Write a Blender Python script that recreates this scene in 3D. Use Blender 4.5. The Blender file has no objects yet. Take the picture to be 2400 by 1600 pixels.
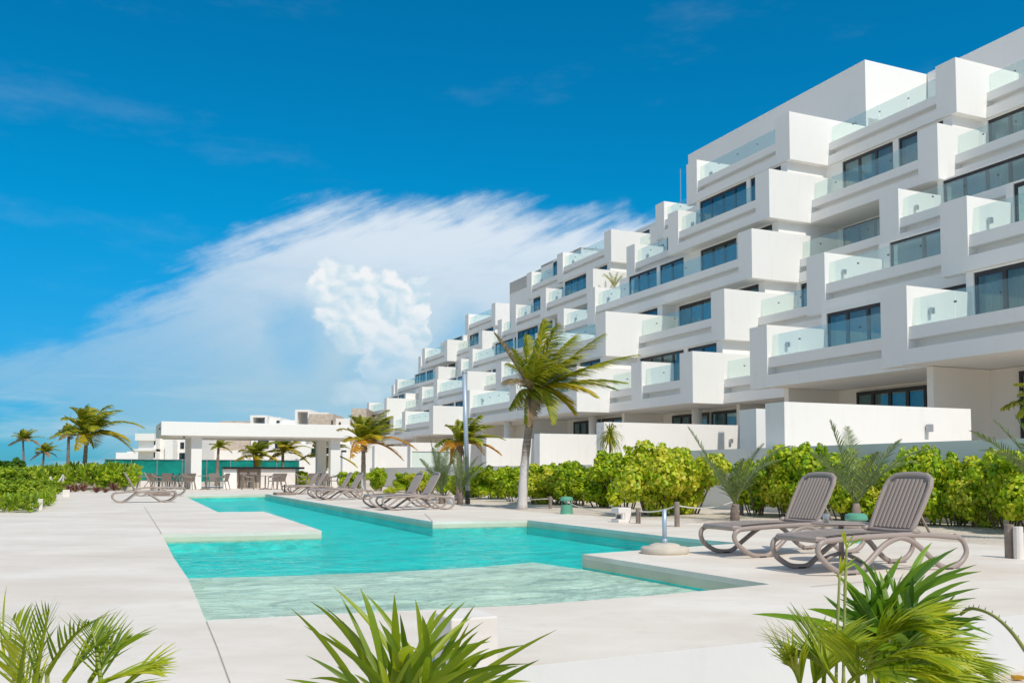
import bpy, math, random
import numpy as np
from mathutils import Vector, noise as mnoise
random.seed(7)
R = math.radians
scn = bpy.context.scene
# ------------------------------------------------------------------ camera, sky, sun, exposure
F = 2170.0; HOR = 1106.0; TILT = R(3.0); CX = 1200.0; PY = HOR - F*math.tan(TILT)
CAMZ = 0.92
SA0, CA0 = math.sin(math.atan((1200-235)/2170)), math.cos(math.atan((1200-235)/2170))
AZ = math.atan((1200-235)/F)            # heading of the facade, left of the view axis
cam = bpy.data.cameras.new("camera"); camo = bpy.data.objects.new("camera", cam)
scn.collection.objects.link(camo); scn.camera = camo
cam.sensor_width = 36; cam.lens = F*36/2400; cam.clip_start = .05; cam.clip_end = 6000
cam.shift_y = (PY-800)/2400.0
camo.location = (0, 0, CAMZ); camo.rotation_euler = (R(90)+TILT, 0, 0)
SUN_DIR = Vector((SA0+.09*CA0, -CA0+.09*SA0, 0)).normalized(); SUN_EL = R(52)
scn.cycles.diffuse_bounces = 7; scn.cycles.max_bounces = 14; scn.cycles.transparent_max_bounces = 16
scn.view_settings.view_transform = 'Standard'; scn.view_settings.look = 'None'
scn.view_settings.exposure = 0.0; scn.view_settings.gamma = 1
sun = bpy.data.lights.new("sun", 'SUN'); suno = bpy.data.objects.new("sun", sun)
scn.collection.objects.link(suno)
sun.energy = 3.3; sun.angle = R(.5); sun.color = (1.0, .93, .82)
sd = Vector((SUN_DIR.x*math.cos(SUN_EL), SUN_DIR.y*math.cos(SUN_EL), math.sin(SUN_EL)))
suno.rotation_euler = sd.to_track_quat('Z', 'Y').to_euler(); suno.location = (20, -20, 60)

world = bpy.data.worlds.new("World"); scn.world = world; world.use_nodes = True
wt = world.node_tree; wt.nodes.clear()
class NB:
    """small helper to write node maths"""
    def __init__(s, t): s.t = t
    def n(s, typ, **k):
        a = s.t.nodes.new(typ)
        for q, v in k.items(): setattr(a, q, v)
        return a
    def put(s, sock, v):
        if hasattr(v, 'is_output') or isinstance(v, bpy.types.NodeSocket): s.t.links.new(v, sock)
        else: sock.default_value = v
    def m(s, op, a, b=0.0, c=0.0, clamp=False):
        x = s.n('ShaderNodeMath', operation=op, use_clamp=clamp)
        s.put(x.inputs[0], a); s.put(x.inputs[1], b)
        if len(x.inputs) > 2: s.put(x.inputs[2], c)
        return x.outputs[0]
    def mix(s, f, a, b, mode='MIX'):
        x = s.n('ShaderNodeMixRGB', blend_type=mode)
        s.put(x.inputs[0], f); s.put(x.inputs[1], a); s.put(x.inputs[2], b)
        return x.outputs[0]
    def sstep(s, v, lo, hi):
        x = s.n('ShaderNodeMapRange', interpolation_type='SMOOTHSTEP')
        s.put(x.inputs[0], v); x.inputs[1].default_value = lo; x.inputs[2].default_value = hi
        x.inputs[3].default_value = 0; x.inputs[4].default_value = 1
        return x.outputs[0]
    def noise(s, vec, scale, detail=4, rough=.5, out=0, dist=0.):
        x = s.n('ShaderNodeTexNoise'); s.put(x.inputs['Vector'], vec)
        x.inputs['Scale'].default_value = scale; x.inputs['Detail'].default_value = detail
        x.inputs['Roughness'].default_value = rough; x.inputs['Distortion'].default_value = dist
        return x.outputs[out]
    def comb(s, x, y, z=0.0):
        c = s.n('ShaderNodeCombineXYZ')
        for i, v in enumerate((x, y, z)): s.put(c.inputs[i], v)
        return c.outputs[0]
W = NB(wt)
sky = W.n('ShaderNodeTexSky', sky_type='NISHITA'); sky.sun_disc = False
sky.sun_elevation = SUN_EL
sky.sun_rotation = math.atan2(SUN_DIR.x, SUN_DIR.y)
sky.air_density = 1.0; sky.dust_density = .35; sky.ozone_density = 3.0
tc = W.n('ShaderNodeTexCoord'); sep = W.n('ShaderNodeSeparateXYZ')
wt.links.new(tc.outputs['Generated'], sep.inputs[0])
dx, dy, dz = sep.outputs
azi = W.m('ARCTAN2', dx, dy)                       # compass angle
ele = W.m('ARCSINE', dz)                           # height above the horizon
pos = W.comb(azi, W.m('MULTIPLY', ele, 1.25), 0.0)
def AE(x, y):
    a = math.atan((x-1200)/F); return a, math.atan((HOR-y)/F*math.cos(a))
warp = W.noise(pos, 7.0, 6, .6, out=1)
wsep = W.n('ShaderNodeSeparateXYZ'); wt.links.new(warp, wsep.inputs[0])
wa = W.m('ADD', azi, W.m('MULTIPLY', W.m('SUBTRACT', wsep.outputs[0], .5), .13))
we = W.m('ADD', ele, W.m('MULTIPLY', W.m('SUBTRACT', wsep.outputs[1], .5), .085))
def ell(x, y, rx, ry, rot=0., soft=(.55, 1.1), warped=True, A=None, E_=None):
    a0, e0 = AE(x, y); sx, sy = rx/F, ry/F
    A = A or (wa if warped else azi); E_ = E_ or (we if warped else ele)
    u = W.m('SUBTRACT', A, a0); v = W.m('SUBTRACT', E_, e0)
    c, s_ = math.cos(rot), math.sin(rot)
    p = W.m('DIVIDE', W.m('ADD', W.m('MULTIPLY', u, c), W.m('MULTIPLY', v, s_)), sx)
    q = W.m('DIVIDE', W.m('SUBTRACT', W.m('MULTIPLY', v, c), W.m('MULTIPLY', u, s_)), sy)
    r = W.m('SQRT', W.m('ADD', W.m('MULTIPLY', p, p), W.m('MULTIPLY', q, q)))
    return W.m('SUBTRACT', 1.0, W.sstep(r, soft[0], soft[1]))
def mx(*a):
    r = a[0]
    for b in a[1:]: r = W.m('MAXIMUM', r, b)
    return r
# wide veil of the anvil
veil = mx(ell(1230, 810, 640, 375, .02, (.45, 1.08)), ell(830, 830, 500, 395, .25, (.50, 1.10)), ell(520, 860, 540, 225, .30, (.3, 1.1)),
          W.m('MULTIPLY', ell(300, 880, 560, 130, .05, (.1, 1.1)), .8), ell(1600, 760, 700, 290, .0, (.6, 1.05)))
fib = W.noise(W.comb(W.m('ADD', W.m('MULTIPLY', azi, .75), W.m('MULTIPLY', ele, -1.0)), W.m('ADD', W.m('MULTIPLY', ele, 3.2), W.m('MULTIPLY', azi, -.9)), 0.0), 7.0, 7, .6)
fib2 = W.noise(W.comb(W.m('ADD', azi, W.m('MULTIPLY', ele, -1.2)), W.m('ADD', W.m('MULTIPLY', ele, 2.6), W.m('MULTIPLY', azi, -1.1)), 5.0), 19.0, 5, .6)
nzv = W.m('ADD', W.m('MULTIPLY', W.m('SUBTRACT', fib, .5), 1.5), W.m('MULTIPLY', W.m('SUBTRACT', fib2, .5), .8))
veil = W.sstep(W.m('ADD', W.m('MULTIPLY', veil, 1.2), W.m('MULTIPLY', nzv, W.sstep(veil, .0, .30))), .18, .92)
# low bands near the horizon
band = W.noise(W.comb(W.m('MULTIPLY', azi, 2.2), W.m('MULTIPLY', ele, 16.0), 0.0), 2.6, 6, .55)
bandm = W.m('MULTIPLY', W.sstep(band, .46, .70), W.m('SUBTRACT', 1.0, W.sstep(ele, .06, .145)))
bandm = W.m('MULTIPLY', bandm, W.m('SUBTRACT', 1.0, W.sstep(W.m('ABSOLUTE', azi), 1.2, 1.6)))
# thin wisps high up
wis = W.sstep(W.noise(W.comb(W.m('MULTIPLY', azi, 1.3), W.m('MULTIPLY', ele, 4.2), 3.0), 3.2, 8, .62), .52, .80)
# puffy tower with its own fine warp
pw = W.noise(pos, 16.0, 5, .6, out=1); ps = W.n('ShaderNodeSeparateXYZ'); wt.links.new(pw, ps.inputs[0])
pa = W.m('ADD', azi, W.m('MULTIPLY', W.m('SUBTRACT', ps.outputs[0], .5), .060))
pe = W.m('ADD', ele, W.m('MULTIPLY', W.m('SUBTRACT', ps.outputs[1], .5), .055))
def billow(da, de):
    X_, Y_ = W.m('ADD', pa, da), W.m('ADD', W.m('MULTIPLY', pe, 1.1), de)
    r = None
    for sc, am in ((21, .62), (55, .26)):
        v1 = W.n('ShaderNodeTexVoronoi', feature='F1', voronoi_dimensions='2D'); v1.inputs['Scale'].default_value = sc
        v1.inputs['Detail'].default_value = 0.0
        W.put(v1.inputs['Vector'], W.comb(X_, Y_, 0.0)); d = W.m('MULTIPLY', v1.outputs['Distance'], -am)
        r = d if r is None else W.m('ADD', r, d)
    return W.m('ADD', r, 1.0)
h0 = billow(0., 0.); h1 = billow(.004, .0065)
relief = W.m('ADD', .62, W.m('MULTIPLY', W.m('SUBTRACT', h0, h1), 3.2), clamp=True)
kw = dict(A=pa, E_=pe)
puff = mx(ell(790, 665, 100, 75, 0, (.62, 1.0), **kw), ell(900, 690, 105, 65, 0, (.62, 1.02), **kw), ell(975, 695, 50, 62, 0, (.8, 1.0), **kw), ell(840, 750, 120, 80, 0, (.65, 1.0), **kw),
          ell(965, 780, 62, 66, 0, (.7, 1.0), **kw), ell(925, 845, 110, 72, 0, (.5, 1.0), **kw), ell(870, 920, 140, 60, 0, (.2, 1.0), **kw))
puff = W.m('MULTIPLY', W.sstep(W.m('MULTIPLY', puff, W.m('ADD', .35, h0)), .10, .85), W.m('ADD', .55, W.m('MULTIPLY', W.sstep(ele, .09, .17), .45)))
# blue gap left of and below the tower
gap = mx(ell(690, 800, 85, 120, .3, (.2, 1.1)), ell(880, 860, 80, 70, 0, (.2, 1.1)), ell(1090, 800, 90, 120, .0, (.1, 1.1)), W.m('MULTIPLY', ell(1000, 1010, 700, 90, 0, (.2, 1.1)), .9))
gap = W.m('MULTIPLY', gap, W.m('ADD', .25, W.m('MULTIPLY', fib2, 1.2)), clamp=True)
veil = W.m('MULTIPLY', veil, W.m('SUBTRACT', 1.0, W.m('MULTIPLY', gap, .30)))
veil = W.m('MULTIPLY', veil, W.m('ADD', .52, W.m('MULTIPLY', W.sstep(W.m('ADD', azi, W.m('MULTIPLY', W.m('SUBTRACT', fib2, .5), .12)), -.46, -.16), .48)))
# colour of clear sky : the physical sky, deepened
hsv = W.n('ShaderNodeHueSaturation'); wt.links.new(sky.outputs[0], hsv.inputs['Color'])
hsv.inputs['Saturation'].default_value = 1.0; hsv.inputs['Hue'].default_value = .5
base = W.mix(1.0, hsv.outputs[0], (.22, .82, 1.0, 1), 'MULTIPLY')
zen = W.sstep(ele, .0, .30)
base = W.mix(1.0, base, W.mix(zen, (.46, .66, .93, 1), (.03, 1.08, 1.18, 1)), 'MULTIPLY')
cl_veil = W.mix(W.sstep(ele, .06, .26), (3.6, 5.6, 6.8, 1), (7.0, 7.8, 8.6, 1))
cl_veil = W.mix(W.m('MULTIPLY', gap, .8), cl_veil, (3.9, 6.1, 7.5, 1))
shd = W.sstep(W.noise(W.comb(W.m('MULTIPLY', azi, 1.5), W.m('MULTIPLY', ele, 5.0), 9.0), 5.5, 5, .6), .45, .75)
cl_veil = W.mix(W.m('MULTIPLY', shd, .45), cl_veil, (4.4, 6.2, 7.5, 1))
col = W.mix(W.m('MULTIPLY', wis, .07), base, cl_veil)
col = W.mix(W.m('MULTIPLY', bandm, .75), col, (4.4, 6.3, 7.6, 1))
col = W.mix(W.m('MULTIPLY', veil, .93), col, cl_veil)
lowk = W.sstep(ele, .07, .19)
pc = W.mix(relief, (5.0, 6.8, 7.9, 1), (8.6, 8.8, 8.9, 1))
pc = W.mix(W.m('SUBTRACT', .55, W.m('MULTIPLY', lowk, .55)), pc, (4.6, 6.4, 7.7, 1))
col = W.mix(W.m('MULTIPLY', puff, .9), col, pc)
# unseen broken cloud added overhead, beside and behind the viewpoint as neutral fill light
rest = mx(W.sstep(W.m('ABSOLUTE', azi), .8, 1.3), W.sstep(ele, .62, .95))
brk = W.sstep(W.noise(tc.outputs['Generated'], 2.6, 7, .6), .42, .60)
col = W.mix(W.m('MULTIPLY', W.m('MULTIPLY', rest, brk), .8), col, (6.4, 6.2, 6.0, 1))
bg = W.n('ShaderNodeBackground'); wt.links.new(col, bg.inputs[0]); bg.inputs[1].default_value = .105
out = W.n('ShaderNodeOutputWorld'); wt.links.new(bg.outputs[0], out.inputs[0])

# ------------------------------------------------------------------ helpers
COL = scn.collection
ct, st = math.cos(TILT), math.sin(TILT)
def ray(x, y):
    a = (x-CX)/F; b = -(y-PY)/F
    return Vector((a, ct-b*st, st+b*ct))
def atz(x, y, z=0.0):            # photo point on the level z
    r = ray(x, y); return r*((z-CAMZ)/r.z) + Vector((0, 0, CAMZ))
def atD(x, y, D):                # photo point at distance D along the view axis
    r = ray(x, y); return r*(D/r.y) + Vector((0, 0, CAMZ))
SA, CA = math.sin(AZ), math.cos(AZ)
def to_uw(p): return (-SA*p[0]+CA*p[1], CA*p[0]+SA*p[1])
def wv(w, u, z=0.0): return Vector((CA*w-SA*u, SA*w+CA*u, z))
def w_at(x, u, y=700):           # w of the photo column x on the plane u
    for _ in range(1):
        r = ray(x, y); t = r.x/r.y
    return u*(t*CA+SA)/(CA-t*SA)
def tag(o, label=None, cat=None, group=None, kind=None):
    if label: o['label'] = label
    if cat: o['category'] = cat
    if group: o['group'] = group
    if kind: o['kind'] = kind
    return o
def empty(name, loc=(0, 0, 0), rz=0, label=None, cat=None, group=None):
    o = bpy.data.objects.new(name, None); COL.objects.link(o)
    o.location = loc; o.rotation_euler = (0, 0, rz); o.empty_display_size = .2
    return tag(o, label, cat, group)
def copy_tree(o, parent=None):
    c = o.copy(); COL.objects.link(c)
    if parent: c.parent = parent
    for ch in list(o.children):
        copy_tree(ch, c)
    return c
class MB:
    def __init__(s): s.v = []; s.f = []
    def box(s, x0, x1, y0, y1, z0, z1):
        i = len(s.v)
        s.v += [(x0,y0,z0),(x1,y0,z0),(x1,y1,z0),(x0,y1,z0),(x0,y0,z1),(x1,y0,z1),(x1,y1,z1),(x0,y1,z1)]
        s.f += [(i,i+3,i+2,i+1),(i+4,i+5,i+6,i+7),(i,i+1,i+5,i+4),(i+1,i+2,i+6,i+5),(i+2,i+3,i+7,i+6),(i+3,i,i+4,i+7)]
        return s
    def poly(s, pts):
        i = len(s.v); s.v += [tuple(p) for p in pts]; s.f.append(tuple(range(i, i+len(pts)))); return s
    def prism(s, pts, z0, z1):
        n = len(pts); i = len(s.v)
        s.v += [(p[0], p[1], z0) for p in pts] + [(p[0], p[1], z1) for p in pts]
        s.f.append(tuple(i+k for k in reversed(range(n)))); s.f.append(tuple(i+n+k for k in range(n)))
        for k in range(n):
            a, b = i+k, i+(k+1) % n; s.f.append((a, b, b+n, a+n))
        return s
    def tube(s, pts, r, n=8, sx=1.0, sz=1.0, cap=True):
        """sweep; r number or list; sx, sz flatten the section sideways / upwards"""
        pts = [Vector(p) for p in pts]; N = len(pts)
        rr = r if isinstance(r, (list, tuple)) else [r]*N
        base = len(s.v); prev = None
        for k, p in enumerate(pts):
            t = (pts[min(k+1, N-1)]-pts[max(k-1, 0)]); t.normalize() if t.length > 0 else None
            if prev is None:
                ref = Vector((0, 1, 0)) if abs(t.y) < .9 else Vector((1, 0, 0))
                a = ref - t*ref.dot(t)
            else: a = prev - t*prev.dot(t)
            a.normalize(); b = t.cross(a); prev = a
            for q in range(n):
                th = 2*math.pi*(q+.5)/n
                s.v.append(tuple(p + a*math.cos(th)*rr[k]*sx + b*math.sin(th)*rr[k]*sz))
        for k in range(N-1):
            for q in range(n):
                a0 = base+k*n+q; a1 = base+k*n+(q+1) % n
                s.f.append((a0, a1, a1+n, a0+n))
        if cap:
            s.f.append(tuple(base+q for q in reversed(range(n)))); s.f.append(tuple(base+(N-1)*n+q for q in range(n)))
        return s
    def lathe(s, prof, n=24, c=(0, 0, 0)):
        b = len(s.v); m = len(prof)
        for r, z in prof:
            for q in range(n):
                th = 2*math.pi*q/n; s.v.append((c[0]+r*math.cos(th), c[1]+r*math.sin(th), c[2]+z))
        for k in range(m-1):
            for q in range(n):
                a0 = b+k*n+q; a1 = b+k*n+(q+1) % n; s.f.append((a0, a1, a1+n, a0+n))
        s.f.append(tuple(b+q for q in reversed(range(n)))); s.f.append(tuple(b+(m-1)*n+q for q in range(n)))
        return s
    def ribbon(s, pts, widths, side, fold=0.0, up=None):
        """leaf blade with a mid fold; side: Vector or list"""
        b = len(s.v); N = len(pts)
        for k, p in enumerate(pts):
            p = Vector(p); sv = side[k] if isinstance(side, list) else side
            w = widths[k]*.5; dn = Vector((0, 0, -fold*w)) if up is None else up*(-fold*w)
            s.v += [tuple(p-sv*w-dn), tuple(p), tuple(p+sv*w-dn)]
        for k in range(N-1):
            i = b+3*k; s.f += [(i, i+1, i+4, i+3), (i+1, i+2, i+5, i+4)]
        return s
    def mesh(s, name, mat, smooth=False):
        me = bpy.data.meshes.new(name); me.from_pydata(s.v, [], s.f); me.materials.append(mat)
        if smooth: me.polygons.foreach_set('use_smooth', [True]*len(me.polygons))
        me.update(); return me
    def build(s, name, mat, parent=None, smooth=False, loc=None, rz=None, bevel=0.0):
        o = bpy.data.objects.new(name, s.mesh(name, mat, smooth)); COL.objects.link(o)
        if parent: o.parent = parent
        if loc is not None: o.location = loc
        if rz is not None: o.rotation_euler = (0, 0, rz)
        if bevel:
            m = o.modifiers.new('bevel', 'BEVEL'); m.width = bevel; m.segments = 2; m.limit_method = 'ANGLE'; m.angle_limit = R(40)
        return o
def catmull(P, k=6):
    P = [Vector(p) for p in P]; out = []
    for i in range(len(P)-1):
        a = P[max(i-1, 0)]; b = P[i]; c = P[i+1]; d = P[min(i+2, len(P)-1)]
        for j in range(k):
            t = j/k
            out.append(.5*((2*b)+(c-a)*t+(2*a-5*b+4*c-d)*t*t+(3*b-a-3*c+d)*t*t*t))
    out.append(P[-1]); return out
def bez(a, b, c, n):
    return [a*(1-t)**2+b*2*t*(1-t)+c*t*t for t in [k/n for k in range(n+1)]]

# ------------------------------------------------------------------ materials
def mat(name, color, rough=.6, spec=.3, metal=0., bump=0., bscale=20., var=0., vscale=2., coat=0.):
    m = bpy.data.materials.new(name); m.use_nodes = True; t = m.node_tree; b = t.nodes['Principled BSDF']
    B = NB(t); c4 = tuple(color)+(1,)
    b.inputs['Roughness'].default_value = rough; b.inputs['Metallic'].default_value = metal
    b.inputs['Specular IOR Level'].default_value = spec
    tcn = B.n('ShaderNodeTexCoord').outputs['Object']
    if var:
        nz = B.noise(tcn, vscale, 6, .6)
        c = B.mix(B.sstep(nz, .3, .7), tuple(x*(1-var) for x in color)+(1,), tuple(min(1, x*(1+var*.5)) for x in color)+(1,))
        t.links.new(c, b.inputs['Base Color'])
    else: b.inputs['Base Color'].default_value = c4
    if bump:
        bn = B.n('ShaderNodeBump'); bn.inputs['Strength'].default_value = bump; bn.inputs['Distance'].default_value = .02
        t.links.new(B.noise(tcn, bscale, 5, .6), bn.inputs['Height']); t.links.new(bn.outputs[0], b.inputs['Normal'])
    return m
def stainmat(name, color, amt=.10):
    m = mat(name, color, .85, .15, bump=.12, bscale=9); t = m.node_tree; b = t.nodes['Principled BSDF']; B = NB(t)
    o = B.n('ShaderNodeTexCoord').outputs['Object']
    mp = B.n('ShaderNodeMapping'); t.links.new(o, mp.inputs[0]); mp.inputs['Scale'].default_value = (3.0, 3.0, .35)
    run = B.sstep(B.noise(mp.outputs[0], 1.6, 6, .65), .52, .78); blot = B.sstep(B.noise(o, .5, 5, .6), .4, .7)
    d = B.mix(B.m('MULTIPLY', run, amt*2.2, clamp=True), color+(1,), (color[0]*.80, color[1]*.78, color[2]*.74, 1))
    d = B.mix(B.m('MULTIPLY', blot, amt*1.5), d, (color[0]*.92, color[1]*.91, color[2]*.90, 1))
    t.links.new(d, b.inputs['Base Color']); return m
def leafmat(name, cols, rough=.45, trans=.35, spec=.35, patch=.35, pi=-1):
    """cols: list of colours a leaf may have"""
    m = bpy.data.materials.new(name); m.use_nodes = True; t = m.node_tree; b = t.nodes['Principled BSDF']; B = NB(t)
    g = B.n('ShaderNodeNewGeometry'); rp = B.n('ShaderNodeValToRGB'); rp.color_ramp.interpolation = 'LINEAR'
    t.links.new(g.outputs['Random Per Island'], rp.inputs[0])
    e = rp.color_ramp.elements
    while len(e) < len(cols): e.new(.5)
    for i, c in enumerate(cols):
        e[i].position = i/(len(cols)-1); e[i].color = tuple(c)+(1,)
    nz = B.noise(B.n('ShaderNodeTexCoord').outputs['Object'], 2.2, 3)
    c = B.mix(B.m('MULTIPLY', B.sstep(nz, .52, .68), patch), rp.outputs[0], tuple(cols[pi])+(1,))
    t.links.new(c, b.inputs['Base Color']); b.inputs['Roughness'].default_value = rough; b.inputs['Specular IOR Level'].default_value = spec
    tr = B.n('ShaderNodeBsdfTranslucent'); t.links.new(B.mix(1.0, c, (1.3, 1.35, .7, 1), 'MULTIPLY'), tr.inputs[0])
    ms = B.n('ShaderNodeMixShader'); ms.inputs[0].default_value = trans
    t.links.new(b.outputs[0], ms.inputs[1]); t.links.new(tr.outputs[0], ms.inputs[2])
    t.links.new(ms.outputs[0], t.nodes['Material Output'].inputs[0]); return m
def glassmat(name, tint, refl=.12, gloss=(1, 1, 1), add=None, k=.8, am=.22):
    m = bpy.data.materials.new(name); m.use_nodes = True; t = m.node_tree; t.nodes.remove(t.nodes['Principled BSDF']); B = NB(t)
    tr = B.n('ShaderNodeBsdfTransparent'); tr.inputs[0].default_value = tuple(tint)+(1,)
    gl = B.n('ShaderNodeBsdfGlossy'); gl.inputs['Roughness'].default_value = .02; gl.inputs[0].default_value = tuple(gloss)+(1,)
    lw = B.n('ShaderNodeLayerWeight'); lw.inputs[0].default_value = .35
    fac = B.m('ADD', B.m('MULTIPLY', lw.outputs['Fresnel'], k), refl, clamp=True)
    ms = B.n('ShaderNodeMixShader'); t.links.new(fac, ms.inputs[0]); t.links.new(tr.outputs[0], ms.inputs[1]); t.links.new(gl.outputs[0], ms.inputs[2])
    last = ms.outputs[0]
    if add:
        df = B.n('ShaderNodeBsdfDiffuse'); df.inputs[0].default_value = tuple(add)+(1,)
        m2 = B.n('ShaderNodeMixShader'); m2.inputs[0].default_value = am
        t.links.new(last, m2.inputs[1]); t.links.new(df.outputs[0], m2.inputs[2]); last = m2.outputs[0]
    t.links.new(last, t.nodes['Material Output'].inputs[0]); return m
M = {}
M['plaster'] = stainmat('white_plaster', (.87, .85, .82)); M['plaster2'] = stainmat('garden_plaster', (.86, .84, .81), .16)
M['soffit'] = mat('interior_plaster', (.84, .79, .72), .9, .1)
M['frame'] = mat('window_frame', (.035, .033, .035), .45, .4)
M['pane'] = glassmat('window_glass', (.58, .70, .72), .05, (.70, .80, .84), k=.38)
M['curtain'] = mat('curtain_cloth', (.78, .78, .76), .9, .1)
M['glass'] = glassmat('balustrade_glass', (.90, .965, .95), .02, add=(.62, .78, .75), k=.20, am=.06)
M['metal'] = mat('lamp_metal', (.45, .46, .48), .4, .5, .6)
M['darkline'] = mat('rail_shoe', (.10, .10, .11), .5, .3)
M['plastic'] = mat('taupe_plastic', (.36, .29, .255), .38, .45, bump=.04, bscale=60)
M['plastic_dark'] = mat('rubber_foot', (.05, .045, .045), .6, .3)
M['chair'] = mat('taupe_resin', (.24, .195, .17), .42, .4)
M['concrete'] = mat('cast_concrete', (.62, .55, .46), .85, .2, bump=.25, bscale=25, var=.1, vscale=6)
M['steel'] = mat('painted_steel', (.42, .50, .60), .4, .5, .3)
M['bark'] = mat('palm_bark', (.27, .21, .18), .9, .1, bump=.9, bscale=14, var=.3, vscale=6)
M['barkwhite'] = mat('limewashed_bark', (.74, .72, .72), .9, .1, bump=.6, bscale=16, var=.12, vscale=7)
M['husk'] = mat('palm_husk', (.30, .22, .17), .9, .1, bump=.8, bscale=20, var=.3, vscale=9)
M['wood'] = mat('weathered_post', (.30, .24, .20), .85, .15, bump=.4, bscale=20, var=.2, vscale=8)
M['rope'] = mat('white_rope', (.72, .69, .62), .9, .1, bump=.5, bscale=80)
M['block'] = mat('pale_block', (.80, .74, .69), .85, .15, bump=.1, bscale=20, var=.06, vscale=4)
M['green'] = mat('green_enamel', (.12, .36, .25), .45, .4)
M['black'] = mat('black_top', (.015, .015, .017), .35, .4)
M['stone'] = mat('stone_cladding', (.58, .49, .41), .9, .1, bump=.6, bscale=8, var=.2, vscale=3)
M['mesh'] = mat('green_netting', (.01, .24, .20), .8, .1, var=.3, vscale=.6)
M['stem'] = mat('shrub_stem', (.22, .17, .12), .9, .1, bump=.5, bscale=20, var=.2, vscale=10)
M['cane'] = mat('green_cane', (.36, .38, .12), .6, .3, var=.35, vscale=5)
L_sea = leafmat('seagrape_leaf', [(.16, .30, .010), (.28, .48, .010), (.46, .60, .012), (.70, .70, .04), (.10, .20, .010)], patch=.55, pi=3)
L_sea2 = leafmat('seagrape_leaf_yellow', [(.26, .42, .010), (.50, .60, .02), (.80, .70, .08), (.20, .34, .012)], patch=.7, pi=2)
L_dune = leafmat('dune_leaf', [(.16, .28, .012), (.30, .44, .015), (.52, .58, .04), (.12, .20, .02)])
L_dark = leafmat('dark_leaf', [(.035, .10, .010), (.07, .17, .012), (.14, .27, .012), (.08, .20, .012)])
L_purple = leafmat('purple_leaf', [(.12, .03, .06), (.24, .07, .11), (.32, .16, .12), (.22, .22, .06)])
L_coco = leafmat('coconut_leaflet', [(.11, .18, .012), (.26, .30, .015), (.52, .44, .03), (.20, .27, .012)], .4, .42)
L_cocoy = leafmat('coconut_leaflet_yellow', [(.40, .34, .02), (.58, .38, .015), (.30, .30, .015), (.48, .40, .02)], .5, .35)
L_cocoo = leafmat('coconut_leaflet_orange', [(.62, .26, .02), (.50, .22, .02), (.60, .36, .03), (.50, .30, .02)], .5, .35)
L_cocod = leafmat('coconut_leaflet_dry', [(.32, .23, .14), (.40, .28, .17), (.22, .16, .10), (.38, .30, .10)], .8, .25)
L_phx = leafmat('date_palm_leaflet', [(.10, .15, .055), (.16, .21, .09), (.22, .27, .10), (.10, .16, .05)], .5, .25)
L_fore = leafmat('strap_leaf', [(.10, .17, .008), (.20, .29, .010), (.36, .42, .012), (.16, .24, .008)], .38, .45, .5)
L_forey = leafmat('strap_leaf_yellow', [(.38, .44, .015), (.52, .52, .02), (.26, .38, .012), (.60, .58, .06)], .42, .42, .4)
L_fored = leafmat('fan_leaf_dark', [(.05, .13, .008), (.10, .22, .010), (.20, .34, .012), (.08, .18, .008)], .38, .35, .5)

def deckmat():
    m = bpy.data.materials.new('polished_concrete'); m.use_nodes = True; t = m.node_tree; b = t.nodes['Principled BSDF']; B = NB(t)
    o = B.n('ShaderNodeTexCoord').outputs['Object']
    mp = B.n('ShaderNodeMapping'); t.links.new(o, mp.inputs[0]); mp.inputs['Scale'].default_value = (.55, .95, 1)
    mp.inputs['Rotation'].default_value = (0, 0, R(12))
    n1 = B.noise(mp.outputs[0], 1.1, 8, .62); n2 = B.noise(o, .35, 4, .5); n3 = B.noise(o, 14, 5, .7)
    c = B.mix(B.sstep(n1, .22, .80), (.72, .63, .535, 1), (.88, .81, .725, 1))
    c = B.mix(B.m('MULTIPLY', B.sstep(n2, .5, .75), .5), c, (.66, .54, .43, 1))
    c = B.mix(B.m('MULTIPLY', B.sstep(B.noise(o, 4.5, 6, .68), .50, .72), .28), c, (.62, .52, .43, 1))
    c = B.mix(B.m('MULTIPLY', B.sstep(n3, .60, .8), .25), c, (.55, .49, .45, 1))
    t.links.new(c, b.inputs['Base Color']); b.inputs['Roughness'].default_value = .62; b.inputs['Specular IOR Level'].default_value = .25
    bn = B.n('ShaderNodeBump'); bn.inputs['Strength'].default_value = .12; bn.inputs['Distance'].default_value = .01
    t.links.new(n3, bn.inputs['Height']); t.links.new(bn.outputs[0], b.inputs['Normal']); return m
M['deck'] = deckmat(); M['block2'] = stainmat('deck_riser', (.74, .73, .72), .16)
def sandmat():
    m = bpy.data.materials.new('coral_sand'); m.use_nodes = True; t = m.node_tree; b = t.nodes['Principled BSDF']; B = NB(t)
    o = B.n('ShaderNodeTexCoord').outputs['Object']
    n1 = B.noise(o, .8, 6, .6); n2 = B.noise(o, 9, 6, .7); n3 = B.noise(o, 40, 4, .7)
    c = B.mix(B.sstep(n1, .3, .7), (.62, .53, .43, 1), (.76, .67, .57, 1))
    c = B.mix(B.m('MULTIPLY', B.sstep(n2, .58, .72), .6), c, (.30, .25, .20, 1))
    c = B.mix(B.m('MULTIPLY', B.sstep(n3, .6, .75), .4), c, (.78, .74, .68, 1))
    t.links.new(c, b.inputs['Base Color']); b.inputs['Roughness'].default_value = .95; b.inputs['Specular IOR Level'].default_value = .1
    bn = B.n('ShaderNodeBump'); bn.inputs['Strength'].default_value = .8; bn.inputs['Distance'].default_value = .05
    t.links.new(B.m('ADD', n2, B.m('MULTIPLY', n3, .4)), bn.inputs['Height']); t.links.new(bn.outputs[0], b.inputs['Normal']); return m
M['sand'] = sandmat()

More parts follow.
